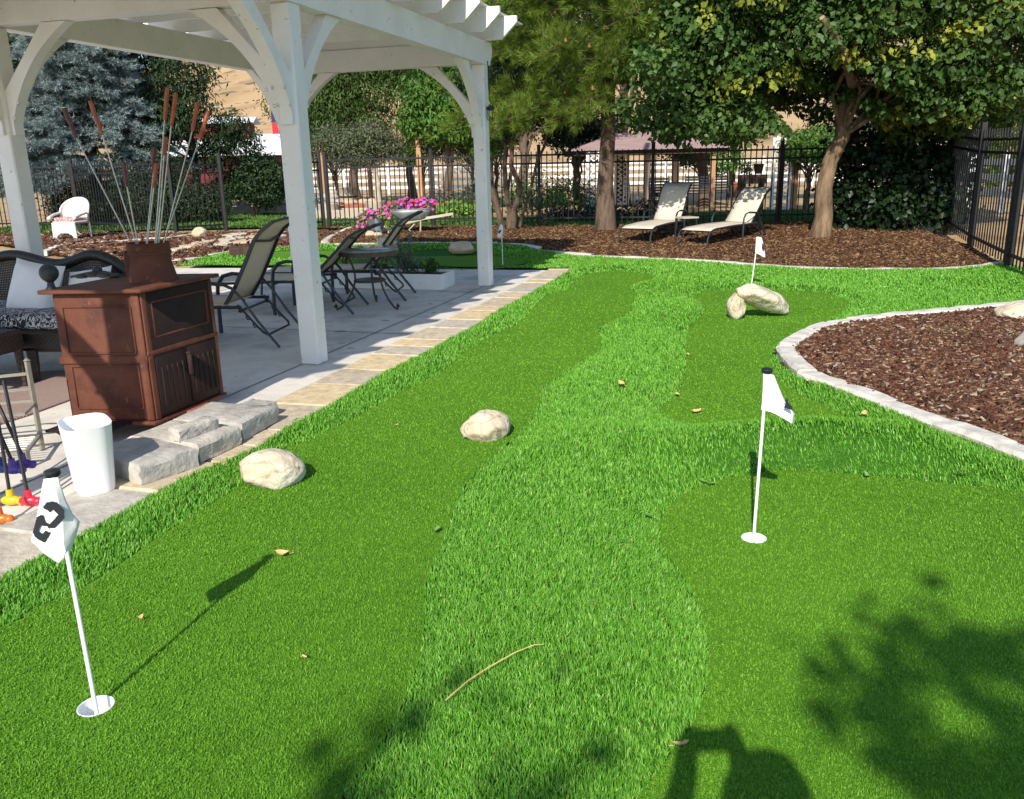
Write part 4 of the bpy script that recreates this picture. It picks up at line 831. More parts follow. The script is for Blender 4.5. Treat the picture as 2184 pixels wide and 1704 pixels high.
# stepping stones
ord_=['first','second','third','fourth','fifth','sixth','seventh','eighth','ninth','tenth']
V5=lambda x,y:(303.4+.178*x,273+.178*y)
ss=[((990,1320),(1230,1318),62,'rockbrown'),]
for i,(x0,x1,y,hh_,mt_) in enumerate(((480,522,506,4,'rock'),(526,560,510,3.5,'rockbrown'),(472,516,515,5,'rock'),(499,546,520,4,'rockbrown'),(417,456,522,5,'rockbrown'),(457,493,526,4,'rock'),(384,428,530,3,'rockbrown'),(364,397,537,4,'rock'),(545,606,503,4,'rock'),(568,610,510,4,'rock'))):
    a=G(x0,y); b=G(x1,y); c=(a+b)/2; w=(b-a).length; dd=(G((x0+x1)/2,y-hh_)-G((x0+x1)/2,y+hh_)).length*.9
    rr=random.Random(i); pl=[]
    for k in range(11):
        an=2*math.pi*k/11; q=rr.uniform(.78,1.1); pl.append((w/2*q*math.cos(an),max(dd/2,.16)*q*math.sin(an)))
    o=MB().prism(pl,.075).build('stepping_stone',mt_,smooth=False); o.location=(c.x,c.y,c.z-.008); tag(o,'flat tan stepping stone in the left bark bed, %s of ten'%ord_[i],'stepping stone','stepping stones in the left bark bed')
sl=['flat stepping stone in the back row, seen just right of the gate post','small flat stone between the gate post and near white post','pale flat stepping stone in the middle of the left bark bed','long thin tan stone right of the pale middle stepping stone','tan stepping stone left of centre in the left bark bed','pale grey stepping stone nearest the wooden ramp block','thin tan stepping stone towards the stovepipe collar','stepping stone nearest the stovepipe collar of the stove','long flat stone at the back edge against the near post','short flat stone in front of the long one by the near post']
for o in [o for o in COL.objects if o.name.startswith('stepping_stone')]: pass
so_=sorted([o for o in COL.objects if o.name.startswith('stepping_stone')],key=lambda o:o.name)
for o,l in zip(so_,sl): o['label']=l
c=G(530,548); o=MB().box((0,0,.09),(.62,.34,.18),.25,.02).build('ramp_block','darkwood'); o.location=c; tag(o,'dark wooden block obstacle at the edge of the far turf','block')
# ================================================================== LOUNGERS
def lounger(label,grp,foot,az,ang,sling,W_=.62,metal='charcoal'):
    """foot: world point of the near rear leg; axis towards the head has azimuth az"""
    u=Vector((math.sin(az),math.cos(az),0)); rz=math.atan2(u.y,u.x); T=thing('sun_lounger',label,'lounger',(0,0,0),rz,grp)
    hy=W_/2; zs=.36; off=Matrix.Rotation(rz,3,'Z')@Vector((.72,-hy-.02,0)); T.location=Vector(foot)-off
    for s in (-1,1):
        y=s*hy
        # foot end leg running into the seat rail
        p=[(-1.27,y,0),(-1.25,y,.16),(-1.20,y,.27),(-1.10,y,.325),(-.95,y,.345),(-.2,y,zs),(.38,y,zs)]
        MB().tube(p,.0155,8).build('side_rail',metal,T)
        ya=y+s*.022
        MB().tube([(-.16,ya,0),(-.155,ya,.36),(-.14,ya,.48),(-.08,ya,.56),(.02,ya,.585),(.24,ya,.57),(.33,ya,.53),(.41,ya,.44),(.53,ya,.25),(.72,ya,0)],1,4,rect=(.022,.034)).build('arm_leg',metal,T)
        MB().tube([(.34,y*.93,zs+.02),(.52,y*.93,.17),(.56,y*.93,.13)],.011,6).build('recline_strut',metal,T)
        mb=MB()
        for q in range(3):
            t=.25+.27*q; b=Vector((.34,y*.93,zs+.02)).lerp(Vector((.56,y*.93,.13)),t); mb.tube([b,b+Vector((-.035,0,-.005)),b+Vector((-.045,0,.03))],.007,5)
        mb.build('recline_notch',metal,T)
    for x in (-1.12,-.18,.36): MB().tube([(x,-hy,zs-.035 if x>-1 else .30),(x,hy,zs-.035 if x>-1 else .30)],.012,7).build('cross_bar',metal,T)
    MB().tube([(.56,-hy*.93,.13),(.585,-hy*.8,.10),(.585,hy*.8,.10),(.56,hy*.93,.13)],.011,6).build('support_bar',metal,T)
    n=9; V=[];Fq=[]
    for i in range(n+1):
        t=i/n; x=-1.16+t*1.40; z=(.335+.03*min(1,t*2)) if i else .30
        for j in range(5): V.append((x,(-1+j/2)*(hy-.012),z+.014-.022*math.sin(math.pi*t)*(1-((j-2)/2)**2)))
    Fq=[(i*5+j,i*5+j+1,(i+1)*5+j+1,(i+1)*5+j) for i in range(n) for j in range(4)]
    o=MB().add(V,Fq).build('seat_sling',sling,T); solid(o,.006)
    ca,sa=math.cos(ang),math.sin(ang); ax=Vector((.22,0,zs+.015))
    prof=[(0,0),(.20,-.015),(.45,-.01),(.66,.0),(.76,-.02),(.90,-.085)]
    pp=[ax+Vector((ca*d+sa*h*-1,0,sa*d+ca*h)) for d,h in prof]
    for s in (-1,1): MB().tube([p+Vector((0,s*(hy-.03),0)) for p in pp],1,4,rect=(.022,.03)).build('back_rail',metal,T)
    MB().tube([pp[-1]+Vector((0,-hy+.03,0)),pp[-1]+Vector((.0,0,.012)),pp[-1]+Vector((0,hy-.03,0))],.013,7).build('head_bar',metal,T)
    MB().tube([pp[3]+Vector((0,-hy+.03,0)),pp[3]+Vector((.045*sa,0,-.045*ca)),pp[3]+Vector((0,hy-.03,0))],.011,7).build('cross_bar',metal,T)
    V=[]
    for i,p in enumerate(pp):
        for j in range(5): V.append(p+Vector((.02*sa,0,-.02*ca))*(1-((j-2)/2)**2)*(0 if i in(0,len(pp)-1) else 1)+Vector((-sa*.012,(-1+j/2)*(hy-.035),ca*.012)))
    o=MB().add(V,[(i*5+j,i*5+j+1,(i+1)*5+j+1,(i+1)*5+j) for i in range(len(pp)-1) for j in range(4)]).build('back_sling',sling,T); solid(o,.006); return T
g1='tan sling loungers on the patio'
up=Vector((0,0,.018))
lounger('tan sling lounger nearest the rusty stove, back raised steeply',g1,G(597,745)+up,R(98),R(60),'slingtan')
lounger('tan sling lounger behind the near white post, back half reclined',g1,G(754,674)+up,R(95),R(43),'slingtan')
lounger('tan sling lounger beside the white planter box, seen from behind',g1,G(866,645)+up,R(94),R(50),'slingtan')
g2='cream sling loungers on the far mulch bed'
def far_l(label,xa,ya,az,ang):
    f=G(xa,ya); u=Vector((math.sin(az),math.cos(az),0)); lounger(label,g2,f+u*1.98+Vector((math.cos(az),-math.sin(az),0))*.02+Vector((0,0,.02)),az,ang,'slingcream',.62,'charcoal').scale=(1,1,.93)
far_l('cream sling lounger left of the little table, backrest in dappled shade',1386,527,R(33),R(59))
far_l('cream sling lounger right of the little table, backrest in full sun',1507,533,R(46),R(50))
c=G(1470,521); T=thing('side_table','small slatted square side table between the two cream loungers','table',c+Vector((0.05,.55,0)),R(20)); MB().box((0,0,.44),(.32,.32,.03)).build('table_top','woodgrey',T)
for sx in(-1,1):
    for sy in(-1,1): MB().tube([(sx*.12,sy*.12,.45),(sx*.16,sy*.16,0)],.010,6).build('leg','charcoal',T)
MB().lathe([(.10,.2),(.115,.2),(.115,.215),(.10,.215),(.10,.2)],16,cap=(False,False)).build('stretcher','charcoal',T)
# ================================================================== BISTRO TABLE
c=(G(786,655)+G(745,669)+G(847,665))/3; T=thing('bistro_table','round bistro table with mottled top and three scrolled bronze legs','table',(c.x-.02,c.y+.12,.018))
MB().lathe([(.0,.645),(.33,.645),(.345,.652),(.345,.668),(.335,.675)],40).build('table_top','glassgrey',T); MB().lathe([(.315,.60),(.33,.60),(.33,.644),(.315,.644),(.315,.60)],36,cap=(False,False)).build('rim','bronze',T)
for az in (R(205),R(90),R(325)):
    mb=MB(); pr=[(.41,.035),(.425,.055),(.41,.07),(.395,.05),(.40,.012),(.35,.03),(.27,.11),(.20,.22),(.165,.33),(.17,.43),(.20,.53),(.245,.60),(.28,.60),(.30,.56),(.285,.525),(.262,.54),(.27,.565)]
    mb.tube([(r*math.cos(az),r*math.sin(az),z) for r,z in pr],.012,8); mb.build('leg','bronze',T)
MB().lathe([(.05,.30),(.175,.30),(.185,.31),(.175,.325),(.05,.325)],24).build('shelf_ring','bronze',T)
# ================================================================== PLANTER
a=G(943,622)+up; ux=-rv; uy=av; T=thing('planter_box','low white wooden planter box with grey-green plants at the patio edge','planter',a,-AZ)
Lx,Ly,Hb=1.75,.48,.20
MB().box((-Lx/2,0.012,Hb/2),(Lx,.024,Hb)).box((-Lx/2,Ly-.012,Hb/2),(Lx,.024,Hb)).box((-.012,Ly/2,Hb/2),(.024,Ly-.05,Hb)).box((-Lx+.012,Ly/2,Hb/2),(.024,Ly-.05,Hb)).build('box','white',T)
MB().box((-Lx/2,Ly/2,Hb-.035),(Lx-.05,Ly-.05,.02)).build('soil','soil',T)
for (x,y,h,n,mt_) in ((-.62,.25,.38,700,'sage'),(-.24,.22,.22,520,'leafgreen'),(-1.25,.25,.22,260,'sage'),(-.5,.3,.25,300,'sage')):
    P=thing('garden_plant',{-.62:'tall wispy grey-green plant in the white planter box',-.24:'low bushy green plant at the right end of the planter',-1.25:'small grey plant at the left of the planter, behind the table',-.5:'feathery plant in the centre of the white planter'}[x],'plant',T.matrix_basis@Vector((x,y,Hb-.03))); mb=MB()
    Q=[]
    for i in range(14):
        e=Vector((random.gauss(0,.13),random.gauss(0,.08),h*random.uniform(.5,1.5 if h>.3 else 1.1))); p,r=limb((random.gauss(0,.04),random.gauss(0,.03),0),e,.004,.002,5,.06,i); mb.tube(p,r,4); Q+=[p[j].lerp(p[j+1],random.random()) for j in range(1,5) for _ in range(int(n/56))]
    mb.build('stem','sage',P); Q=np.array(Q)+rng.normal(0,.012,(len(Q),3)); fan('foliage',seedleaf(Q,len(Q),.05,.3,.5),LEAFF,mt_,P)
# ================================================================== STOVE
z0=.118; A_=G(333,897,z0); Bx=G(150,902,z0); Cx=G(474,838,z0)
e1=Vector((Bx.x-A_.x,Bx.y-A_.y+.05,0)); e1.normalize(); e2=Vector((-e1.y,e1.x,0)); 
if e2.y<0: e2=-e2
ST=thing('cast_iron_stove','rusty brown cast iron stove with louvred doors, raised on bricks','stove',(A_.x,A_.y,z0)); 
W1=(Vector((Bx.x,Bx.y,0))-Vector((A_.x,A_.y,0))).length+.02; W2=(Vector((Cx.x,Cx.y,0))-Vector((A_.x,A_.y,0))); d2=Vector((W2.x,W2.y,0)).normalized(); W2=W2.length
HS=.78
MS=Matrix(((e1.x,d2.x,0,0),(e1.y,d2.y,0,0),(0,0,1,0),(0,0,0,1)))   # local: x along left face, y along right face
def SB(c,d,b=.006):
    mb=MB(); mb.box(c,d,0,b); mb.v=[tuple(MS@Vector(v)) for v in mb.v]; return mb
def sbx(L,name,mt='rust',par=None):
    mb=MB()
    for c,d in L: q=SB(c,d,.004); mb.add(q.v,q.f)
    return mb.build(name,mt,par or ST,fix=True)
SB((W1/2,W2/2,HS/2),(W1,W2,HS),.012).build('body','rust',ST,fix=True)
SB((W1/2,W2/2,HS+.012),(W1+.09,W2+.09,.024),.010).build('top_plate','rust',ST,fix=True)
SB((W1/2,W2/2,-.012),(W1+.03,W2+.06,.024),.010).build('base_plate','rust',ST,fix=True)
# left face: two raised frames with a band
def frame(y0,y1,x0,x1,t,face):
    L=[]
    w=.010
    for (c,d) in (((x0+x1)/2,(x1-x0,w)),):
        L+=[(((x0+x1)/2,y0),(x1-x0,w)),(((x0+x1)/2,y1),(x1-x0,w)),((x0,(y0+y1)/2),(w,y1-y0)),((x1,(y0+y1)/2),(w,y1-y0))]
    if face=='L': return [((a[0],-t/2-.001,a[1]),(d[0],t,d[1])) for a,d in L]
    return [((-t/2-.001,a[0],a[1]),(t,d[0],d[1])) for a,d in L]
sbx(frame(.08,.34,.06,W1-.06,.008,'L')+frame(.42,.70,.06,W1-.06,.008,'L')+[((W1/2,-.006,.38),(W1+.01,.012,.045)),((.022,-.006,HS/2),(.044,.012,HS-.01))],'side_panel')
SB((-.0015,W2/2,HS/2),(.006,W2-.02,HS-.02),.002).build('dark_panel','rustdark',ST,fix=True)  # thin near-black plate covering the right face of the body
sbx(frame(.50,.71,.08,W2-.07,.012,'R')+[((-.007,W2/2,.41),(.014,W2+.01,.03)),((-.006,.02,HS/2),(.012,.04,HS-.01)),((-.006,W2-.015,HS/2),(.012,.03,HS-.01))],'front_panel')
for k,(ya,yb) in enumerate(((.045,W2/2-.01),(W2/2+.01,W2-.035))):
    o=sbx([((-.008,(ya+yb)/2,.205),(.016,yb-ya,.36))],'door','rustdark')
    n=5; sbx([((-.019,ya+(yb-ya)*(i+.9)/(n+.8),.19),(.008,.012,.25)) for i in range(n)],'louvre','rustdark',o); 
sbx([((-.03,W2/2,.28),(.03,.016,.14)),((-.02,W2/2,.35),(.05,.02,.02))],'door_handle','rustdark')
mb=MB(); p=MS@Vector((W1+.005,.02,HS+.024)); mb.lathe([(.035,0),(.022,.015),(.018,.04),(.03,.05)],16,p); mb.ball(p+Vector((0,0,.095)),.054,18); mb.build('ball_finial','iron',ST)
mb=MB(); q=MS@Vector((W1-.03,.05,0)); mb.tube([q+Vector((0,0,-.02)),q+Vector((-.10,-.03,-.03)),q+Vector((-.13,-.05,-.06)),q+Vector((-.09,-.05,-.095)),q+Vector((-.10,-.06,-.112))],[.05,.045,.03,.022,.03],8); mb.build('cabriole_leg','rustdark',ST)
for (sx,sy) in ((W1-.08,W2-.06),(.08,W2-.08)):
    q=MS@Vector((sx,sy,0)); MB().tube([q+Vector((0,0,-.02)),q+Vector((0,0,-.10))],[.035,.03],8).build('leg','rustdark',ST)
mb=SB((W1*.62,-.11,-.005),(W1*.75,.20,.016),.006); mb.build('hearth_shelf','rustdark',ST,fix=True)
# bricks and blocks under and beside it
def blk(label,pts,z,h,seed,mt='block',name='retaining_block',cat='stone block',grp='rough grey stone blocks along the patio step'):
    """pts: ground quad"""
    rr=random.Random(seed); P=[Vector((p[0],p[1],0)) for p in pts]; c=sum(P,Vector())/4; mb=MB(); V=[];n=7; b=.018
    ring=[]
    for i in range(4):
        for k in range(n): ring.append(P[i].lerp(P[(i+1)%4],(k+.08)/(n-.84)*.0+k/n))
    N_=len(ring)
    for (zz_,ins,jj) in ((0,0,.004),(.25,.0,.007),(.5,0,.008),(.8,0,.006),(.94,.010,.004),(1,.026,.0025)):
        for q in ring:
            d=(c-q); dl=d.length; qq=q+d*(ins/dl); V.append((qq.x+rr.uniform(-jj,jj),qq.y+rr.uniform(-jj,jj),z+h*zz_+rr.uniform(-1,1)*.003))
    V.append((c.x,c.y,z+h)); Fs=[(i*N_+j,i*N_+(j+1)%N_,(i+1)*N_+(j+1)%N_,(i+1)*N_+j) for i in range(5) for j in range(N_)]+[(5*N_+j,5*N_+(j+1)%N_,6*N_) for j in range(N_)]+[tuple(range(N_))[::-1]]
    mb.add([Vector(v)-c for v in V],Fs); o=mb.build(name,mt,ang=35,fix=True); o.location=c; return tag(o,label,cat,grp)
def quad(a,b,dep,side=None):
    """front edge a->b (ground points), depth away from the turf"""
    a,b=Vector((a.x,a.y,0)),Vector((b.x,b.y,0)); d=(b-a).normalized(); n=Vector((-d.y,d.x,0)); return [a,b,b+n*dep,a+n*dep]
K2=lambda x,y:(x*.3204,849.4+y*.3204)
zt=.043
a=G(*K2(945,580),zt); b=G(*K2(1325,452),zt); blk('large grey stone block nearest the white bin',quad(a,b,.50),zt,.105,1)
a2=G(*K2(1335,432),zt); b2=G(*K2(1610,300),zt); blk('grey stone block in the middle of the patio step row',quad(a2,b2,.50),zt,.105,2)
a3=G(*K2(1625,280),zt); b3=G(*K2(1855,150),zt); blk('grey stone block at the far end of the patio step row',quad(a3,b3,.48),zt,.105,3)
a4=G(*K2(1195,293),zt+.105); b4=G(*K2(1462,200),zt+.105); blk('narrow upright grey edging stone lying on the step under the stove',quad(a4,b4,.09),zt+.1055,.07,4)
a5=Vector((b4.x,b4.y,0))+Vector((.0,.32,0)); blk('grey stone block half hidden behind the stove base',quad(a5,a5+d2*.34+Vector((.06,0,0)),.2),.02,.11,6)
q=MS@Vector((-.02,W2*.55,0))+Vector((A_.x,A_.y,0)); o=MB(); o.prism([(-.13,0),(.13,0),(.10,.105),(-.10,.105)],.12,Matrix(((d2.x,0,-d2.y,0),(d2.y,0,d2.x,0),(0,1,0,0),(0,0,0,1)))); o=o.build('brick','brick',smooth=False,fix=True); o.location=(q.x+.09,q.y-.03,.0); tag(o,'red wedge shaped brick under the right side of the stove','brick'); o.location.z=.0
# stovepipe collar with roasting forks
pc=AT(326,600,A_.y+W2*.42); zt_=z0+HS+.0245; Y0=G(326,600,zt_).y
pc=G(326,597,zt_); T=thing('stovepipe_collar','rusty tapered stovepipe collar standing on the stove, holding roasting forks','stovepipe',pc); T.scale=(1.17,1.17,1.08)
hC=.215; MB().lathe([(.128,0),(.126,.012),(.105,.11),(.106,.15),(.112,.152),(.112,.165),(.107,.168),(.109,hC-.004),(.112,hC),(.105,hC),(.10,.02),(.02,.015)],32,cap=(True,True)).build('collar','rust',T)
mb=MB(); mb.box((-.10,-.05,.09),(.03,.03,.14),.4,.006); mb.tube([(-.095,-.06,.165),(-.145,-.03,.155)],.012,6); mb.build('bracket','rust',T)
Yk=pc.y
forks=[((136,231),(163,295),(256,474),'forkdark','dark roasting fork leaning furthest left, blurred handle by the spruce',.07),((192,215),(218,288),(284,500),'fork','red-brown handled fork leaning left, second from the left',.0),((263,345),(271,399),(290,500),'forkdark','short dark handled fork left of the upright bunch',-.03),((328,314),(327,369),(316,481),'forkdark','upright dark fork, leftmost of the middle bunch',.05),((333,349),(328,401),(319,481),'fork','lower red handled fork in the middle bunch',.02),((357,187),(351,256),(333,490),'fork','tallest roasting fork with an upright orange-brown handle',.0),((375,200),(365,269),(341,500),'fork','second tallest fork just right of the tallest handle',-.02),((354,292),(350,332),(338,490),'fork','fork with its orange handle midway down the bunch',.03),((351,343),(346,394),(336,494),'forkdark','fork with the lowest dark handle in the bunch',.04),((421,218),(410,280),(354,500),'fork','bright orange handled fork leaning right',-.03),((444,236),(426,295),(357,494),'fork','rightmost red handled roasting fork',.02)]
for (h0,h1,e,mt_,lb,dy) in forks:
    p0=AT(*h0,Yk+dy); p1=AT(*h1,Yk+dy); p2=AT(*e,Yk+dy*.5); dd=(p2-p1).normalized(); p3=p2+dd*.12
    T=thing('roasting_fork',lb,'roasting fork',p3,0,'roasting forks in the stovepipe collar'); MB().tube([p1-p3,Vector((0,0,0))],.0042,6).build('rod','steel',T)
    ax=(p1-p0); MB().tube([p0-p3,p0-p3+ax*.06,p0-p3+ax*.45,p0-p3+ax*.5,p0-p3+ax*.55,p1-p3],[.010,.0125,.0125,.010,.0125,.010],8).build('handle',mt_,T)
# cast leaf ornament on the stove top
c=G(205,592,zt_); T=thing('iron_ornament','dark cast iron leaf ornament lying on the stove top','ornament',c); mb=MB()
for i,(x,y,z,s) in enumerate(((-.09,0,.012,.05),(-.02,.01,.02,.06),(.06,0,.016,.06),(.12,-.01,.01,.04),(.0,.03,.045,.035))): mb.ball((x,y,z),s,10,(1,.8,.35 if i<4 else .7))
mb.tube([(-.16,-.01,.008),(-.05,0,.03),(.05,.01,.035),(.15,0,.014),(.19,.01,.01)],.008,6); mb.build('leaf_casting','iron',T)
# ================================================================== WICKER SOFA, OTTOMAN
sq=G(84,823)+up; SO=thing('wicker_sofa','black wicker sofa with rolled camel back, behind the stove','sofa',sq-rv*.02,-AZ+.10)
MB().box((-.45,.38,.33),(1.75,.74,.17),0,.03).build('seat_frame','wicker',SO)
for (x,y) in ((-.02,.03),(.33,.70),(-1.25,.03),(-1.25,.70)): MB().tube([(x,y,.26),(x+.005,y,.14),(x,y,0)],[.045,.036,.024],8).build('leg','wicker',SO)
xs=np.linspace(-1.32,.42,30); 
def topz(x): return .80+.10*math.exp(-((x-.06)/.22)**2)+.10*math.exp(-((x+.70)/.30)**2)-.10*sst(.22,.45,x)-.08*sst(-1.0,-1.32,x)
V=[];n=len(xs)
mb=MB(); mb.tube([(x,.80,topz(x)) for x in xs],.045,10); mb.build('back_roll','wicker',SO)
mb=MB()
for x in np.linspace(-1.28,.40,100): mb.tube([(x,.74,.36),(x,.80,topz(x)-.01)],.0075,4)
for k in range(26):
    t=k/25; mb.tube([(x,.742+.06*t,.38+(topz(x)-.40)*t) for x in xs[::2]],.010,4)
mb.build('back_weave','wicker',SO)
for x in (-1.33,.43):
    mb=MB(); mb.tube([(x,.02,.42),(x,.0,.56),(x,.06,.62),(x,.5,.66),(x,.78,.74)],[.04,.045,.05,.05,.045],10); mb.box((x,.40,.48),(.035,.70,.24),0,.01); mb.build('arm','wicker',SO)
o=MB().box((-.45,.38,.47),(1.66,.70,.12),0,.045).build('seat_cushion','damask',SO); 
wm=Matrix.Translation(SO.location)@Matrix.Rotation(-AZ+.10,4,'Z')
def pillow(label,loc,w,h,t,rot):
    bm=bmesh.new(); bmesh.ops.create_grid(bm,x_segments=14,y_segments=14,size=.5); vs=[]
    me=bpy.data.meshes.new('pillow'); mb=MB(); n=15
    for s in (1,-1):
        V=[]
        for i in range(n):
            for j in range(n):
                u,v=i/(n-1)*2-1,j/(n-1)*2-1; k=(1-u**4)*(1-v**4); pin_=1-.10*(1-(1-abs(u)**2)*.6)*(abs(v)**2)*0
                V.append((u*w/2*(1-.07*(1-v*v)),v*h/2*(1-.07*(1-u*u)),s*(t/2*k**.55+.0015)+.006*math.sin(5*u+3*v)*k))
        F_=[(i*n+j,(i+1)*n+j,(i+1)*n+j+1,i*n+j+1)[::s] for i in range(n-1) for j in range(n-1)]; mb.add(V,F_)
    bm.free(); o=mb.build('pillow','pillow',None,ang=80); o.matrix_world=wm@Matrix.Translation(loc)@rot; return tag(o,label,'pillow','white pillows on the wicker sofa')
pillow('large white square pillow with a sunlit stripe, left of the ball finial',(-.24,.44,.67),.44,.44,.17,Matrix.Rotation(R(9),4,'Y')@Matrix.Rotation(R(70),4,'X'))
pillow('white pillow lying back behind the ball finial, right of the large one',(.16,.56,.665),.40,.32,.14,Matrix.Rotation(R(-8),4,'Y')@Matrix.Rotation(R(62),4,'X'))
oc=G(10,872)+up; T=thing('wicker_ottoman','brown wicker ottoman cut off by the left photo edge','ottoman',oc+Vector((-.40,.2,0)),-AZ)
MB().box((-.12,.22,.36),(.56,.50,.16),0,.03).build('seat','wickerbrown',T)
for (x,y) in ((.12,.0),(.12,.42),(-.36,0),(-.36,.42)): MB().tube([(x,y,.30),(x+.01,y-.01,.15),(x+.03,y-.02,0)],[.034,.028,.02],8).build('leg','wickerbrown',T)
# rug
rp=[G(-220,815),G(175,795),G(190,845),G(60,893),G(-200,975)]; o=sheet('rug',[(p.x,p.y) for p in rp],.019,'rug',None,.010); tag(o,'flat braided brown rug under the ottoman','rug')
# ================================================================== CLUB RACK AND PUTTERS
rb=G(64,1003)+up; RK=thing('club_rack','low champagne metal rack for toy golf clubs, by the rug','rack',rb,R(16))
Hk=.53; Lk=.95; Dk=.30
def rtube(n,*segs,r=(.016,.016)):
    mb=MB()
    for s in segs: mb.tube(s,1,4,rect=r)
    return mb.build(n,'rackmetal',RK)
for (x,y) in ((0,.32),(0,0),(-Lk,0),(-Lk,.32)):
    rtube('rack_post',[(x,y,0),(x,y,Hk if y>.1 else .10)],r=(.022,.022)); 
    if y>.1: MB().lathe([(.011,0),(.02,.006),(.004,.02)],8,(x,y,Hk)).build('post_cap','rackmetal',RK)
rtube('rack_rail',[(0,.32,.46),(-.2,.32,.455),(-.45,.32,.50),(-Lk,.32,.46)]); rtube('rack_rail',[(0,.32,.37),(-Lk,.32,.37)]); rtube('rack_rail',[(0,.32,.30),(-Lk,.32,.30)]); rtube('rack_rail',[(0,.32,.28),(0,.10,.28),(-Lk,.10,.28)])
rtube('shelf',[(0,0,.09),(-Lk,0,.09)],[(0,.32,.09),(-Lk,.32,.09)],[(0,0,.09),(0,.32,.09)],[(-Lk,0,.09),(-Lk,.32,.09)])
mb=MB()
for i in range(7): mb.tube([(-.02,.02+i*.045,.09),(-Lk+.02,.02+i*.045,.09)],.004,5)
mb.build('shelf_wire','steel',RK)
def putter(label,h,top,colr,big=.055):
    """head pixel h with depth from ground/shelf, leaning shaft"""
    T=thing('toy_putter',label,'toy putter',h,0,'toy putters on the rack'); mb=MB(); mb.ball((0,0,.028),.028,12,(1.9,.8,.9)); mb.tube([(0,0,.03),(0,0,.085)],[.02,.016],10); mb.ball((.045,0,.024),.022,10); mb.build('head','p_'+colr,T)
    MB().tube([(0,0,.08),top],.0085,8).build('shaft','black',T)
sz=.018
putter('yellow toy putter head in front of the rack',G(26,1078,sz),(-.06,.12,.60),'yellow')
putter('red toy putter head nearest the numbered flag',G(64,1079,sz),(-.10,.14,.60),'red')
putter('orange toy putter head at the left edge',G(2,1118,sz),(-.16,.1,.55),'orange')
sh=.112
putter('purple toy putter leaning in the rack, right one',G(52,1000,sh),(-.18,.10,.50),'purple'); putter('purple toy putter leaning in the rack, left one',G(30,1012,sh),(-.18,.12,.50),'purple'); putter('blue toy putter at the left end of the rack shelf',G(4,1010,sh),(-.14,.10,.5),'blue')
# ================================================================== WHITE BIN
bc=G(199,1058)+Vector((0,.03,.028)); o=MB().lathe([(.098,0),(.112,.004),(.118,.02),(.150,.385),(.1515,.388),(.1475,.388),(.146,.382),(.115,.03),(.02,.025)],48,sq=3.4,sx=.92,sy=.92).build('waste_bin','plastic',None,ang=50); o.location=bc; o.rotation_euler=(0,0,.62); o.scale=(.82,1.12,.92); tag(o,'tall white plastic waste bin on the paver border','bin')
# ================================================================== WHEELBARROW, POT, FLOWERS
w0=G(893,497); WB=thing('wheelbarrow','old metal wheelbarrow planter full of pink and purple petunias','wheelbarrow',w0)
s=.0116  # metres per photo pixel at this distance
w0y=w0.y
def WP(x,y,dy=0): return AT(x,y,w0y+dy)-w0
V=[];rows_=[((833,447),(922,443),.42),((838,456),(920,453),.40),((850,466),(917,463),.34),((862,474),(910,470),.26)]
mb=MB(); ring=[]
for (l,r_,hd) in rows_:
    a=WP(*l);b=WP(*r_)
    for k in range(20):
        an=2*math.pi*k/20; ca,sa=math.cos(an),math.sin(an); kx=math.copysign(abs(ca)**.55,ca); ky=math.copysign(abs(sa)**.55,sa); p=(a+b)/2+(b-a)/2*kx+Vector((0,ky*hd,0)); V.append(p)
mb.add(V,[(i*20+(j+1)%20,i*20+j,(i+1)*20+j,(i+1)*20+(j+1)%20) for i in range(3) for j in range(20)]+[tuple(60+j for j in range(20))[::-1]]); o=mb.build('tub','galv',WB,ang=60,fix=True); solid(o,.012)
mb=MB(); mb.tube(V[:20]+[V[0]],.014,6); mb.build('rim','galv',WB)
for dy in (-.28,.28): MB().tube([WP(822,489,dy*.5),WP(860,477,dy),WP(905,466,dy),WP(966,456,dy*1.25)],1,4,rect=(.035,.055)).build('handle','woodgrey',WB)
for dy in (-.28,.28): MB().tube([WP(897,468,dy),WP(896,498,dy)],.016,6).tube([WP(884,478,dy),WP(872,490,dy),WP(884,502,dy*1.1)],.016,6).build('leg','woodgrey',WB)
mb=MB(); c=WP(826,490); R0=.17
for k in range(25):
    a=2*math.pi*k/24
mb.tube([c+Vector((R0*math.cos(a),0,R0*math.sin(a))) for a in np.linspace(0,2*math.pi,25)],.035,8); mb.tube([c+Vector((0,-.12,0)),c+Vector((0,.12,0))],.02,6)
for a in np.linspace(0,math.pi,4)[:3]: mb.tube([c+Vector((R0*math.cos(a),0,R0*math.sin(a))),c-Vector((R0*math.cos(a),0,R0*math.sin(a)))],.01,5)
mb.build('wheel','black',WB)
def flowers(name,label,cat,loc,ell,nl,nf,leaf,petal,fs=.07,ls=.07,parent=None):
    T=thing(name,label,cat,loc); c,d,k=clumppts(ell,nl,.1); fan('foliage',seedleaf(c,nl,ls,.5,.4,d),LEAFF,leaf,T)
    c,d,k=clumppts(ell,nf,.85); q=[]
    V=[]
    for i in range(nf):
        n_=Vector(d[i])*.6+Vector((0,-.8,.5)); n_.normalize(); u=n_.orthogonal().normalized(); w=n_.cross(u); s_=fs*random.uniform(.7,1.15); p=Vector(c[i])
        V.append([p-n_*.01]+[p+(u*math.cos(a)+w*math.sin(a))*s_*.5+n_*.012*(1 if j%2 else -.3) for j,a in enumerate(np.linspace(0,2*math.pi,9)[:8])])
    fan('blossom',np.array([[tuple(x) for x in v] for v in V]),[(0,1+j,1+(j+1)%8) for j in range(8)],petal,T); return T
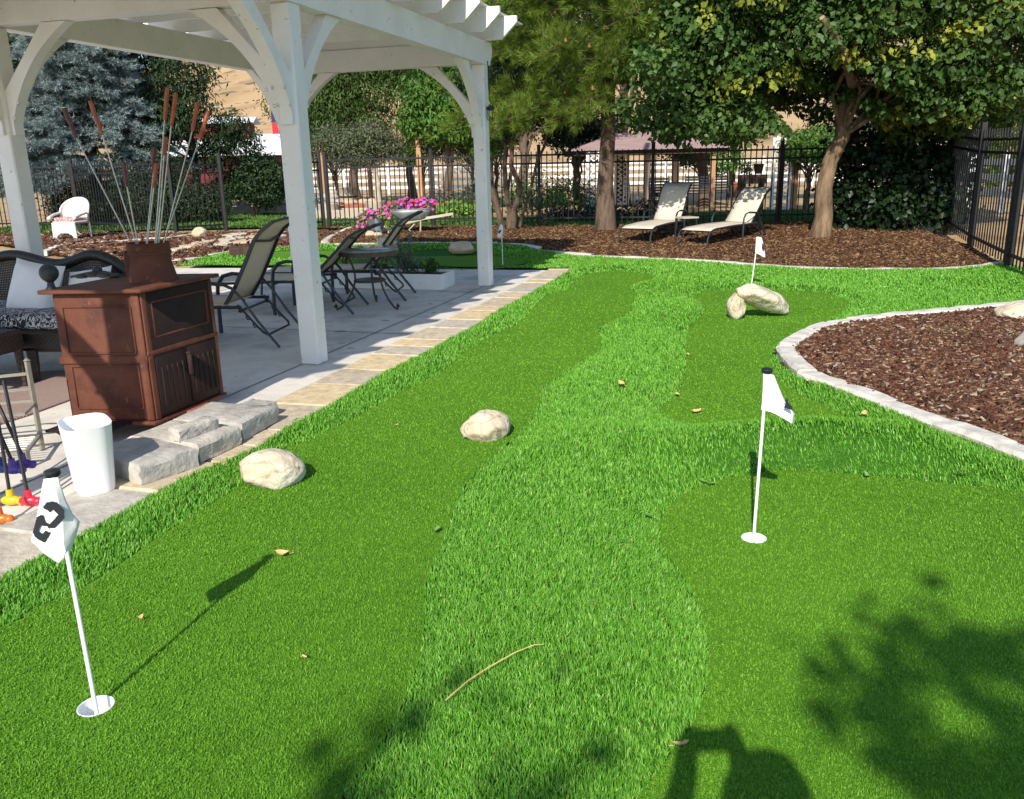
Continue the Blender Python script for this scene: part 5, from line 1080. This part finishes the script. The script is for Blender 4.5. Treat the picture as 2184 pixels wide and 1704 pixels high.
flowers('petunia_plant','red, pink and purple petunias filling the wheelbarrow tub','flowers',w0+WP(877,444),[(-.30,0,.05,.22,.3,.10),(.0,0,.07,.22,.3,.12),(.30,0,.06,.24,.3,.12),(-.12,.1,.13,.14,.2,.10)],500,150,'leafgreen','mixpetal',.08)
p0=G(803,505); T=thing('flower_pot','small dark grey pot holding trailing pink petunias','pot',p0+Vector((0,0,.12))); MB().lathe([(.10,0),(.16,.08),(.225,.25),(.235,.26),(.215,.26),(.15,.10),(.02,.06)],24).build('pot_bowl','greypot',T)
flowers('petunia_plant','trailing bright pink petunias spilling from the grey pot','flowers',p0+Vector((0,0,.36)),[(-.20,-.05,.05,.10,.12,.13),(-.30,-.12,-.08,.06,.08,.18),(.18,0,.10,.14,.14,.14),(.27,-.05,-.04,.07,.08,.15),(-.1,0,.12,.10,.10,.08)],620,90,'limeleaf','pinkpetal',.07,.07)
# ================================================================== WHITE WICKER CHAIR
c0=G(150,513); CH=thing('wicker_chair','white wicker armchair with floral seat cushion below the spruce','chair',c0+Vector((-.05,.25,0)),R(-14)); CH.scale=(.86,.86,.9)
MB().box((0,.02,.42),(.66,.58,.06),0,.02).build('seat','wickerwhite',CH)
mb=MB(); ar=[(.30*math.cos(a),.0,.0) for a in ()]
pr=[(-.33,0)]+[(-.33+.055*i,-.10*math.sin(math.pi*i/12)) for i in range(1,12)]+[(.33,0),(.30,.06),(.30,.24),(-.30,.24),(-.30,.06)]
mb.prism([(x,.15+y if 0 else (.16 if abs(x)<.30 and 0 else y)) for x,y in [(-.33,.0),(-.28,.0),(-.22,.10),(-.1,.155),(.1,.155),(.22,.10),(.28,.0),(.33,.0),(.33,.38),(-.33,.38)]],.03,Matrix(((1,0,0,0),(0,0,-1,-.25),(0,1,0,.02),(0,0,0,1)))); mb.build('apron','wickerwhite',CH,fix=True)
for (x,y) in ((-.32,-.27),(.32,-.27),(-.30,.28),(.30,.28)): MB().tube([(x,y,.42),(x*1.03,y,.2),(x*1.06,y*1.03,0)],[.035,.03,.024],8).build('leg','wickerwhite',CH)
V=[]; n=17
mb=MB()
for i in range(n):
    a=math.pi*(i/(n-1)); x=.40*math.cos(a); y=.10+.26*math.sin(a); h=.62+.36*math.sin(a)**.7 
    for j in range(6):
        t=j/5; V.append((x*(1+.06*t),y+.05*t,.42+(h-.42)*t))
mb.add(V,[(i*6+j,(i+1)*6+j,(i+1)*6+j+1,i*6+j+1) for i in range(n-1) for j in range(5)]); o=mb.build('back','wickerwhite',CH,ang=80); solid(o,.03)
mb=MB(); mb.tube([V[i*6+5] for i in range(n)],.032,8); mb.build('back_roll','wickerwhite',CH)
for sx in (-1,1): MB().tube([(sx*.41,.12,.64),(sx*.40,-.12,.60),(sx*.38,-.27,.55)],[.03,.035,.04],8).ball((sx*.38,-.29,.53),.055,12).build('arm','wickerwhite',CH)
MB().box((0,.0,.49),(.58,.52,.10),0,.04).build('cushion','floral',CH)
# ================================================================== GARDEN BEYOND THE FENCE
def gpos(px,Y,z=.13):
    p=AT(px,400,Y); return Vector((p.x,Y,z))
# gazebo
gb=gpos(1405,28); GZ=thing('gazebo','timber gazebo with pinkish roof and white lattice posts behind the fence','gazebo',gb)
gw=AT(1245,400,27).x-gb.x; ge=AT(1505,400,27).x-gb.x
X0,X1=gw-.1,ge+.3; zr=1.74
MB().add([(X0-.4,-1.6,zr),(X1+.4,-1.6,zr),(X1+.4,3.2,zr),(X0-.4,3.2,zr),(X0+1.2,.6,zr+.55),(X1-1.2,.6,zr+.55)],[(0,1,5,4),(1,2,5),(2,3,4,5),(3,0,4)]).build('roof','roofgrey',GZ,smooth=False)
for yy in (-1.45,2.9): MB().box(((X0+X1)/2,yy,zr-.06),(X1-X0+.5,.10,.16)).build('fascia','darkwood',GZ)
for px,dy in ((1378,-1.2),(1318,2.6),(1440,-1.2),(1500,2.6)): MB().box((AT(px,400,28+dy).x-gb.x,dy,zr/2-.05),(.17,.17,zr-.12),b=.01).build('post','wood' if px==1378 else 'darkwood',GZ)
def lattice(label,px,Y,w,h,parent=None):
    L=thing('lattice_post',label,'lattice panel',gpos(px,Y)); 
    for sx in (-1,1): MB().box((sx*(w/2-.05),0,h/2),(.10,.06,h),b=.006).build('upright','vinyl',L)
    mb=MB(); st=.15; n=int(h/st)
    for i in range(n):
        z=i*st; mb.tube([(-w/2+.08,.012,z),(w/2-.08,.012,z+st*1.3)],1,4,rect=(.008,.035)); mb.tube([(w/2-.08,-.004,z),(-w/2+.08,-.004,z+st*1.3)],1,4,rect=(.008,.035))
    mb.build('lattice','vinyl',L,smooth=False); MB().box((0,0,.04),(w,.065,.08)).box((0,0,h-.04),(w-.2,.05,.08)).build('plinth','vinyl',L); return L
lattice('bluish shaded white lattice panel just left of the pine trunk',1266,26.2,.46,1.68); lattice('white lattice panel between the pine trunk and gazebo post',1325,29.5,.5,1.66); lattice('sunlit white lattice panel between loungers and the leaning tree',1664,24.2,.56,1.95)
o=MB().box((0,0,.97),(.16,.16,1.94),b=.008).build('timber_post','woodlog'); o.location=gpos(1693,24.3); tag(o,'brown timber post standing beside the sunlit lattice panel','post')
o=MB().box((0,0,.75),(.13,.13,1.5),b=.008).build('timber_post','woodlog'); o.location=gpos(1518,25); tag(o,'short pale timber post behind the two cream loungers','post')
for px,lb,Y,h in ((692,'cedar post with black cap behind the right gate leaf',31,2.35),(790,'cedar post with black cap above the pink flower pot',31,2.4),(896,'tall cedar post with black cap above the wheelbarrow',29,2.35),(1048,'cedar post seen just right of the far pergola post',30,1.9)):
    T=thing('cedar_post',lb,'post',gpos(px,Y),0,'cedar posts in the garden behind the fence'); MB().box((0,0,h/2),(.15,.15,h),b=.012).build('post_shaft','woodlog',T); MB().lathe([(.09,0),(.09,.05),(.05,.08),(.05,.12),(.02,.14)],4,(0,0,h)).build('cap','black',T)
# half barrels, raised beds, plants
for px,y,w,lb,Y in ((798,452,.62,'weathered half barrel under the olive tree',26.5),(742,424,.72,'weathered half barrel on the low rock terrace',31),(696,446,.6,'wooden half barrel behind the right gate leaf',25.5)):
    T=thing('half_barrel',lb,'barrel',gpos(px,Y,.13 if Y<28 else .45),0,'half barrels in the garden'); MB().lathe([(w*.42,0),(w*.47,.2),(w*.5,.42),(w*.45,.42),(w*.42,.36),(.02,.35)],18).build('staves','woodgrey',T)
    for z in (.08,.30): MB().lathe([(w*.45+.012,z),(w*.46+.018,z+.05)],18,cap=(False,False)).build('hoop','black',T)
for px,Y,w,lb,mt_ in ((752,27.5,1.5,'long reddish timber raised bed left of the half barrel','brick'),(720,25,1.6,'pale timber raised bed nearest the right gate leaf','woodgrey'),(980,28.5,1.9,'reddish timber raised bed behind the wheelbarrow handles','brick'),(570,37,2.4,'terracotta brick planter wall beyond the gateway','brick')):
    o=MB().box((0,0,.13),(w,.10,.26),b=.01).box((0,.9,.13),(w,.10,.26),b=.01).box((-w/2+.05,.45,.13),(.1,.8,.26),b=.01).box((w/2-.05,.45,.13),(.1,.8,.26),b=.01).box((0,.45,.19),(w-.2,.8,.04)).build('raised_bed',mt_); o.location=gpos(px,Y,.13 if px!=570 else .5); tag(o,lb,'raised bed')
def plant(label,px,Y,R_,h,n,lm,sz,asp=.4,petal=None,z=.13):
    T=thing('garden_plant',label,'plant',gpos(px,Y,z)); c,d,k=clumppts([(0,0,h*.55,R_,R_*.8,h*.5),(R_*.5,0,h*.4,R_*.6,R_*.5,h*.4),(-R_*.5,-.1,h*.45,R_*.6,R_*.5,h*.42)],n,.3); fan('foliage',seedleaf(c,n,sz,asp,.6,d),LEAFF,lm,T)
    MB().tube([(0,0,0),(0,0,h*.5)],[.02,.008],6).build('stem','bark',T)
    if petal:
        q=c[rng.choice(n,26)]+rng.normal(0,.03,(26,3))+np.array([0,-.06,.02]); fan('blossom',seedleaf(q,26,.13,1,.2),LEAFF,petal,T)
plant('leafy green vegetable row behind the wheelbarrow and far post',975,24.6,.9,.45,900,'limeleaf',.16)
plant('lime green leaves left of the wheelbarrow tub',845,25.5,.35,.5,350,'limeleaf',.15)
plant('spiky grey-green grass clump left of the far pergola post',1020,27,.4,.95,500,'sage',.3,.12)
plant('blue-green bush in the raised bed behind the wheelbarrow',948,29,.7,.65,500,'sage',.14)
plant('rose bush with pink blooms just right of the multi-stem tree',1135,24.5,.85,1.15,1300,'leafgreen',.10,.6,'rosepetal')
plant('second rose bush with pink blooms, left of the pine trunk',1215,25.5,.75,1.1,1200,'leafgreen',.10,.6,'rosepetal')
plant('low dark groundcover left of the pine trunk',1225,22,.8,.4,900,'lf_bush',.09,.6)
plant('low dark shrub right of the pine trunk',1340,21.6,.7,.35,700,'lf_bush',.09,.6)
plant('dark shrub behind the left cream lounger',1410,21.3,.6,.6,700,'lf_bush',.10,.6)
plant('small plant with green leaves above a terracotta pot',1588,25.2,.3,.9,320,'leafgreen',.11,.5)
o=MB().lathe([(.12,0),(.17,.3),(.19,.31),(.19,.36),(.15,.36)],16).build('terracotta_pot','brick'); o.location=gpos(1575,25,.55); tag(o,'orange terracotta pot between the cream loungers, behind the fence','pot')
# slatted garden chairs and bench in the gazebo, dark stand
def gchair(label,px,Y,w,mt_,rz,z=.15):
    T=thing('garden_chair',label,'garden chair',gpos(px,Y,z),rz)
    for i in range(6): MB().box((0,.26+.02*i,.48+.08*i),(w,.02,.055)).build('back_slat',mt_,T)
    for i in range(5): MB().box((0,-.22+.1*i,.42),(w,.07,.022)).build('seat_slat',mt_,T)
    for sx in (-1,1): MB().tube([(sx*w/2,-.26,0),(sx*w/2,-.24,.40),(sx*w/2,-.2,.62),(sx*w/2,.28,.62)],.018,6).build('arm_leg',mt_,T); MB().tube([(sx*w/2,.32,0),(sx*w/2,.24,.42),(sx*w/2,.38,.98)],.018,6).build('leg',mt_,T)
gchair('white garden chair beside the gazebo post',1352,28.6,.5,'vinyl',R(60)); gchair('dark slatted garden chair with a light seat, inside the gazebo',1412,25.2,.62,'charcoal',R(8)); gchair('dark garden bench behind the short timber post',1510,26.5,1.3,'charcoal',R(-5))
T=thing('potting_bench','dark wooden planter stand with pots in silhouette behind the right lounger','stand',gpos(1603,24.6)); MB().box((0,0,.86),(.72,.4,.24)).build('trough','darkwood',T)
for sx in (-1,1): MB().box((sx*.26,0,.42),(.10,.3,.84)).build('leg','darkwood',T)
o=MB().lathe([(.10,0),(.15,.26),(.16,.27),(.13,.27)],12).build('planter_pot','black'); o.location=gpos(1615,24.6,1.13); tag(o,'small black pot on the dark planter stand','pot')
plant('dark leafy plant on the left of the planter stand',1590,24.6,.17,.36,160,'lf_dark',.09,.5,None,1.11)
# barn and house roofs, rock wall
bb=gpos(470,62,.1); BN=thing('barn','long dark red barn with a white metal roof beyond the left trees','barn',bb,R(6))
MB().box((0,3,1.2),(11.5,6,2.4)).build('wall','barn',BN); MB().add([(-6.2,-.8,2.35),(5.6,-.8,2.35),(4.2,3,3.9),(-6.2,3,3.9),(-6.2,6.8,2.35),(5.6,6.8,2.35)],[(0,1,2,3),(3,2,5,4),(1,5,2)]).build('roof','roofwhite',BN,smooth=False); MB().box((-1.5,3.2,4.1),(7,2.4,1.1)).build('clerestory','barn',BN); MB().add([(-5.4,1.6,4.62),(2.4,1.6,4.62),(2.4,3.2,5.1),(-5.4,3.2,5.1),(-5.4,4.8,4.62),(2.4,4.8,4.62)],[(0,1,2,3),(3,2,5,4)]).build('upper_roof','roofwhite',BN,smooth=False)
mb=MB(); rr=random.Random(9)
RW=thing('rock_wall','low rounded rock retaining wall beyond the gateway','rock wall',gpos(560,29,.13))
for i in range(70):
    x=rr.uniform(-2.4,2.4); z=rr.choice((.32,.48,.62)); q=MB().ball((x,rr.uniform(-.1,.12)+z*.3,z),rr.uniform(.11,.19),8,(1.15,.8,.8)); mb.add(q.v,q.f)
mb.build('rocks','rockgrey',RW); MB().box((0,-.22,.12),(5.0,.2,.26)).build('footing','concrete',RW)
RW=thing('rock_wall','sunlit tan rock terrace edge behind the right gate leaf','rock wall',gpos(735,29.5,.13)); mb=MB()
for i in range(46):
    q=MB().ball((rr.uniform(-1.4,1.4),rr.uniform(-.1,.1),rr.choice((.10,.27))),rr.uniform(.11,.18),8,(1.2,.8,.8)); mb.add(q.v,q.f)
mb.build('rocks','rockbrown',RW)
# small banner half hidden behind the near post
T=thing('garden_banner','small red and dark blue banner peeping out left of the near white post','banner',AT(590,300,24)); MB().tube([(0.16,0,-1.6),(.16,0,.95)],.015,6).build('pole','pole',T)
M['bannerred']=mat('banner_red',(.5,.03,.04),None,rough=.8); M['bannerblue']=mat('banner_blue',(.03,.04,.10),None,rough=.8)
MB().box((.03,0,.32),(.24,.01,.30)).build('cloth','bannerred',T); MB().box((.03,0,.60),(.24,.01,.26)).build('canton','bannerblue',T)
# ================================================================== LITTER ON THE TURF
M['dryleaf']=mat('dry_leaf',(.55,.36,.14),(.68,.48,.22),30,.8); M['greenleaf']=mat('fallen_green_leaf',(.12,.25,.05),(.2,.33,.09),30,.6)
def litter(label,px,py,L,mt_,sd,rz):
    p=G(px,py); ins,_=greendist(np.array([[p.x,p.y]])); z=.016 if ins[0] else float(hz(np.array([[p.x,p.y]]))[0])+.03
    rr=random.Random(sd); V=[];n=6
    for i in range(n):
        t=i/(n-1); w=L*.3*math.sin(math.pi*min(1,.12+.88*t))**.8*(rr.uniform(.7,1.1)) if 0<i<n-1 else L*.02
        for sgn in (-1,0,1): V.append((t*L-L/2,sgn*w,.006+L*.10*abs(sgn)*rr.uniform(.4,1.4)+L*.14*(2*t-1)**2))
    o=MB().add(V,[(i*3+j,(i+1)*3+j,(i+1)*3+j+1,i*3+j+1) for i in range(n-1) for j in range(2)]).tube([(L/2,0,L*.14),(L*.8,L*.04,L*.18)],.0012,4).build('fallen_leaf',mt_); o.location=(p.x,p.y,z); o.rotation_euler=(rr.uniform(-.3,.3),rr.uniform(-.2,.2),rz); tag(o,label,'leaf','fallen leaves on the turf')
for i,(px,py,L,mt_,lb) in enumerate(((602,1190,.062,'dryleaf','largest curled tan leaf beside the flag 2 shadow tip'),(300,1328,.03,'dryleaf','small tan leaf near the front left flag pole'),(650,1413,.022,'dryleaf','tiny dry leaf below the flag shadow on the left green'),(845,914,.035,'dryleaf','small dry leaf between the two pale boulders'),(1325,857,.07,'dryleaf','curled dry leaf in the long turf between the greens'),(1485,884,.07,'dryleaf','flat orange-tan leaf at the near end of the middle green'),(1443,848,.055,'dryleaf','pale leaf on the left edge of the middle green'),(1447,826,.045,'dryleaf','small leaf just above the pale leaf by the middle green'),(1840,898,.06,'dryleaf','tan leaf beside the right kerb by the middle green'),(1500,1036,.055,'greenleaf','green leaf in a cluster at the top of the front right green'),(1517,1041,.05,'greenleaf','right green leaf of the cluster on the front right green'),(1847,1022,.05,'greenleaf','green leaf at the top edge of the front right green, middle'),(2047,1028,.055,'greenleaf','green leaf at the top edge of the front right green, far right'),(932,1140,.05,'greenleaf','yellow-green leaf on the right edge of the left green'),(1382,1118,.045,'greenleaf','small leaf in the turf left of the front right green'),(1663,908,.03,'dryleaf','tiny leaf behind the front right flag'),(1468,762,.05,'dryleaf','leaf on the upper left edge of the middle green'),(1452,1602,.045,'dryleaf','brown leaf at the bottom edge of the long turf'),(1722,830,.04,'dryleaf','small tan leaf by the kerb on the middle green'))):
    litter(lb,px,py,L,mt_,i,i*1.3)
pts=[(952,1538),(1000,1503),(1045,1478),(1100,1455),(1140,1447),(1160,1450)]
o=MB(); P=[]
for x,y in pts:
    p=G(x,y); P.append(Vector((p.x,p.y,float(hz(np.array([[p.x,p.y]]))[0])+.034)))
o=o.tube(P,[.0022,.002,.002,.0016,.0012,.0008],5).build('dry_stalk','dryleaf'); tag(o,'long pale dry grass stalk lying on the front turf','stalk')
# ================================================================== THE PHOTOGRAPHER AND THE TREE BEHIND (their shadows reach the turf)
def skinbody(name,edges,mt,parent,sub=2):
    vs=[];idx={}
    def vid(p,r):
        k=tuple(round(q,4) for q in p)
        if k not in idx: idx[k]=len(vs); vs.append((k,r))
        return idx[k]
    es=[]
    for ch in edges:
        for (a,ra),(b,rb) in zip(ch[:-1],ch[1:]): es.append((vid(a,ra),vid(b,rb)))
    me=bpy.data.meshes.new(name); me.from_pydata([v for v,_ in vs],es,[]); me.materials.append(M[mt]); o=bpy.data.objects.new(name,me); COL.objects.link(o); o.parent=parent
    md=o.modifiers.new('skin','SKIN'); 
    for i,(v,r) in enumerate(vs):
        sv=me.skin_vertices[0].data[i]; sv.radius=(r,r) if not isinstance(r,tuple) else r
    me.skin_vertices[0].data[0].use_root=True
    md2=o.modifiers.new('sub','SUBSURF'); md2.levels=sub; md2.render_levels=sub; return o
PX,PY=.07,-.34
PH=thing('person','standing person holding up a phone, whose shadow falls at the bottom edge','person',(PX,PY,.02))
def arm(s):
    sh=(s*.17,.0,1.36); el=(s*.25,.10,1.18); wr=(-PX+s*.075,-PY-.10,1.50); hd=(-PX+s*.072,-PY-.055,1.555)
    return [(sh,.075),(el,.060),(wr,.036),(hd,.034)],hd
la,lh=arm(-1); ra_,rh=arm(1)
body=[[((0,0,.95),(.15,.11)),((0,0,1.12),(.13,.10)),((0,0,1.30),(.16,.105)),((0,.0,1.40),(.10,.07)),((0,.01,1.47),.05),((0,.02,1.53),.062),((0,.02,1.60),.085),((0,.02,1.67),.075)]]
ch=[[((0,0,1.30),(.16,.105))]+la,[((0,0,1.30),(.16,.105))]+ra_]
legs=[[((0,0,.95),(.15,.11)),((s*.09,0,.86),.085),((s*.10,.01,.48),.058),((s*.11,0,.09),.042),((s*.12,.12,.04),.035)] for s in (-1,1)]
fing=[]
for s,h in ((-1,lh),(1,rh)):
    for k in range(4): fing.append([((h[0],h[1],h[2]),.030),((h[0]-s*.004,h[1]+.018,h[2]+.035-.018*k),.0095),((h[0]-s*.028,h[1]+.028,h[2]+.04-.018*k),.008)])
    fing.append([((h[0],h[1],h[2]),.030),((h[0]-s*.02,h[1]-.005,h[2]+.035),.010),((h[0]-s*.04,h[1]+.0,h[2]+.05),.008)])
skinbody('body',body+ch+legs+fing,'skin',PH)
MB().lathe([(.135,.93),(.155,1.05),(.165,1.2),(.21,1.33),(.17,1.41),(.07,1.44)],20,sy=.72).build('shirt','shirt',PH)
MB().lathe([(.02,1.74),(.075,1.725),(.11,1.66),(.125,1.58),(.165,1.48),(.235,1.40),(.22,1.36)][::-1],18,sy=.7,c=(0,-.02,0)).build('hair','hair',PH)
mb=MB()
for sx in (-1,1): mb.ball((sx*.032,.098,1.615),.011,8)
mb.ball((0,.115,1.58),.016,8,(.8,1,1.3)); mb.build('face','skin',PH)
o=MB().box((0,-.012,1.575),(.152,.009,.074),0,.003).build('phone','black'); tag(o,'thin black phone held up by the photographer','phone'); o.location=(0,-.03,.0)
# overhanging tree
TR=thing('overhanging_tree','leafy tree behind the viewpoint whose branches shade the front right green','tree',(2.6,-7.6,0)); mb=MB(); p,r=limb((0,0,-.1),(-.2,.4,4.6),.2,.11,7,.03,1); mb.tube(p,r,10); Q=[]
def pre(x,y,h): 
    g=G(x,y,0); k=h/math.tan(SEL); return Vector((g.x-math.sin(SAZ)*k,g.y-math.cos(SAZ)*k,h))-TR.location
def spray(px,h,n,sp,seed):
    rr=random.Random(seed); P=[pre(x,y,h+i*.05) for i,(x,y) in enumerate(px)]; st=p[6]; mb.tube([st,st.lerp(P[0],.5)+Vector((0,0,.25)),P[0]]+P[1:],[.05,.03,.02]+[.012-.002*min(i,4) for i in range(len(P)-1)],6)
    for i in range(n):
        t=rr.random()**.8*(len(P)-1); j=min(int(t),len(P)-2); q=P[j].lerp(P[j+1],t-j); Q.append(q+Vector((rr.gauss(0,sp),rr.gauss(0,sp),rr.gauss(0,sp*.8))))
spray([(2040,1740),(1960,1640),(1880,1530),(1820,1450),(1760,1385)],4.7,75,.09,1)
spray([(2010,1650),(1930,1560),(1860,1480),(1815,1440)],4.9,16,.06,11)
spray([(2230,1700),(2140,1580),(2060,1480),(1990,1400),(1960,1340)],4.9,85,.11,2)
spray([(2260,1560),(2180,1470),(2100,1410),(2050,1370)],5.1,60,.12,3)
spray([(2120,1760),(2060,1690),(2010,1640)],4.6,40,.11,4)
spray([(600,1780),(680,1700),(760,1630),(840,1575)],4.8,55,.10,5)
spray([(1050,1760),(1100,1690),(1150,1640)],4.9,26,.09,6)
mb.build('trunk','bark',TR); Q=np.array([tuple(q) for q in Q]); fan('crown',seedleaf(Q,len(Q),.13,.7,.3,None,.6),LEAFF,'lf_mid',TR)
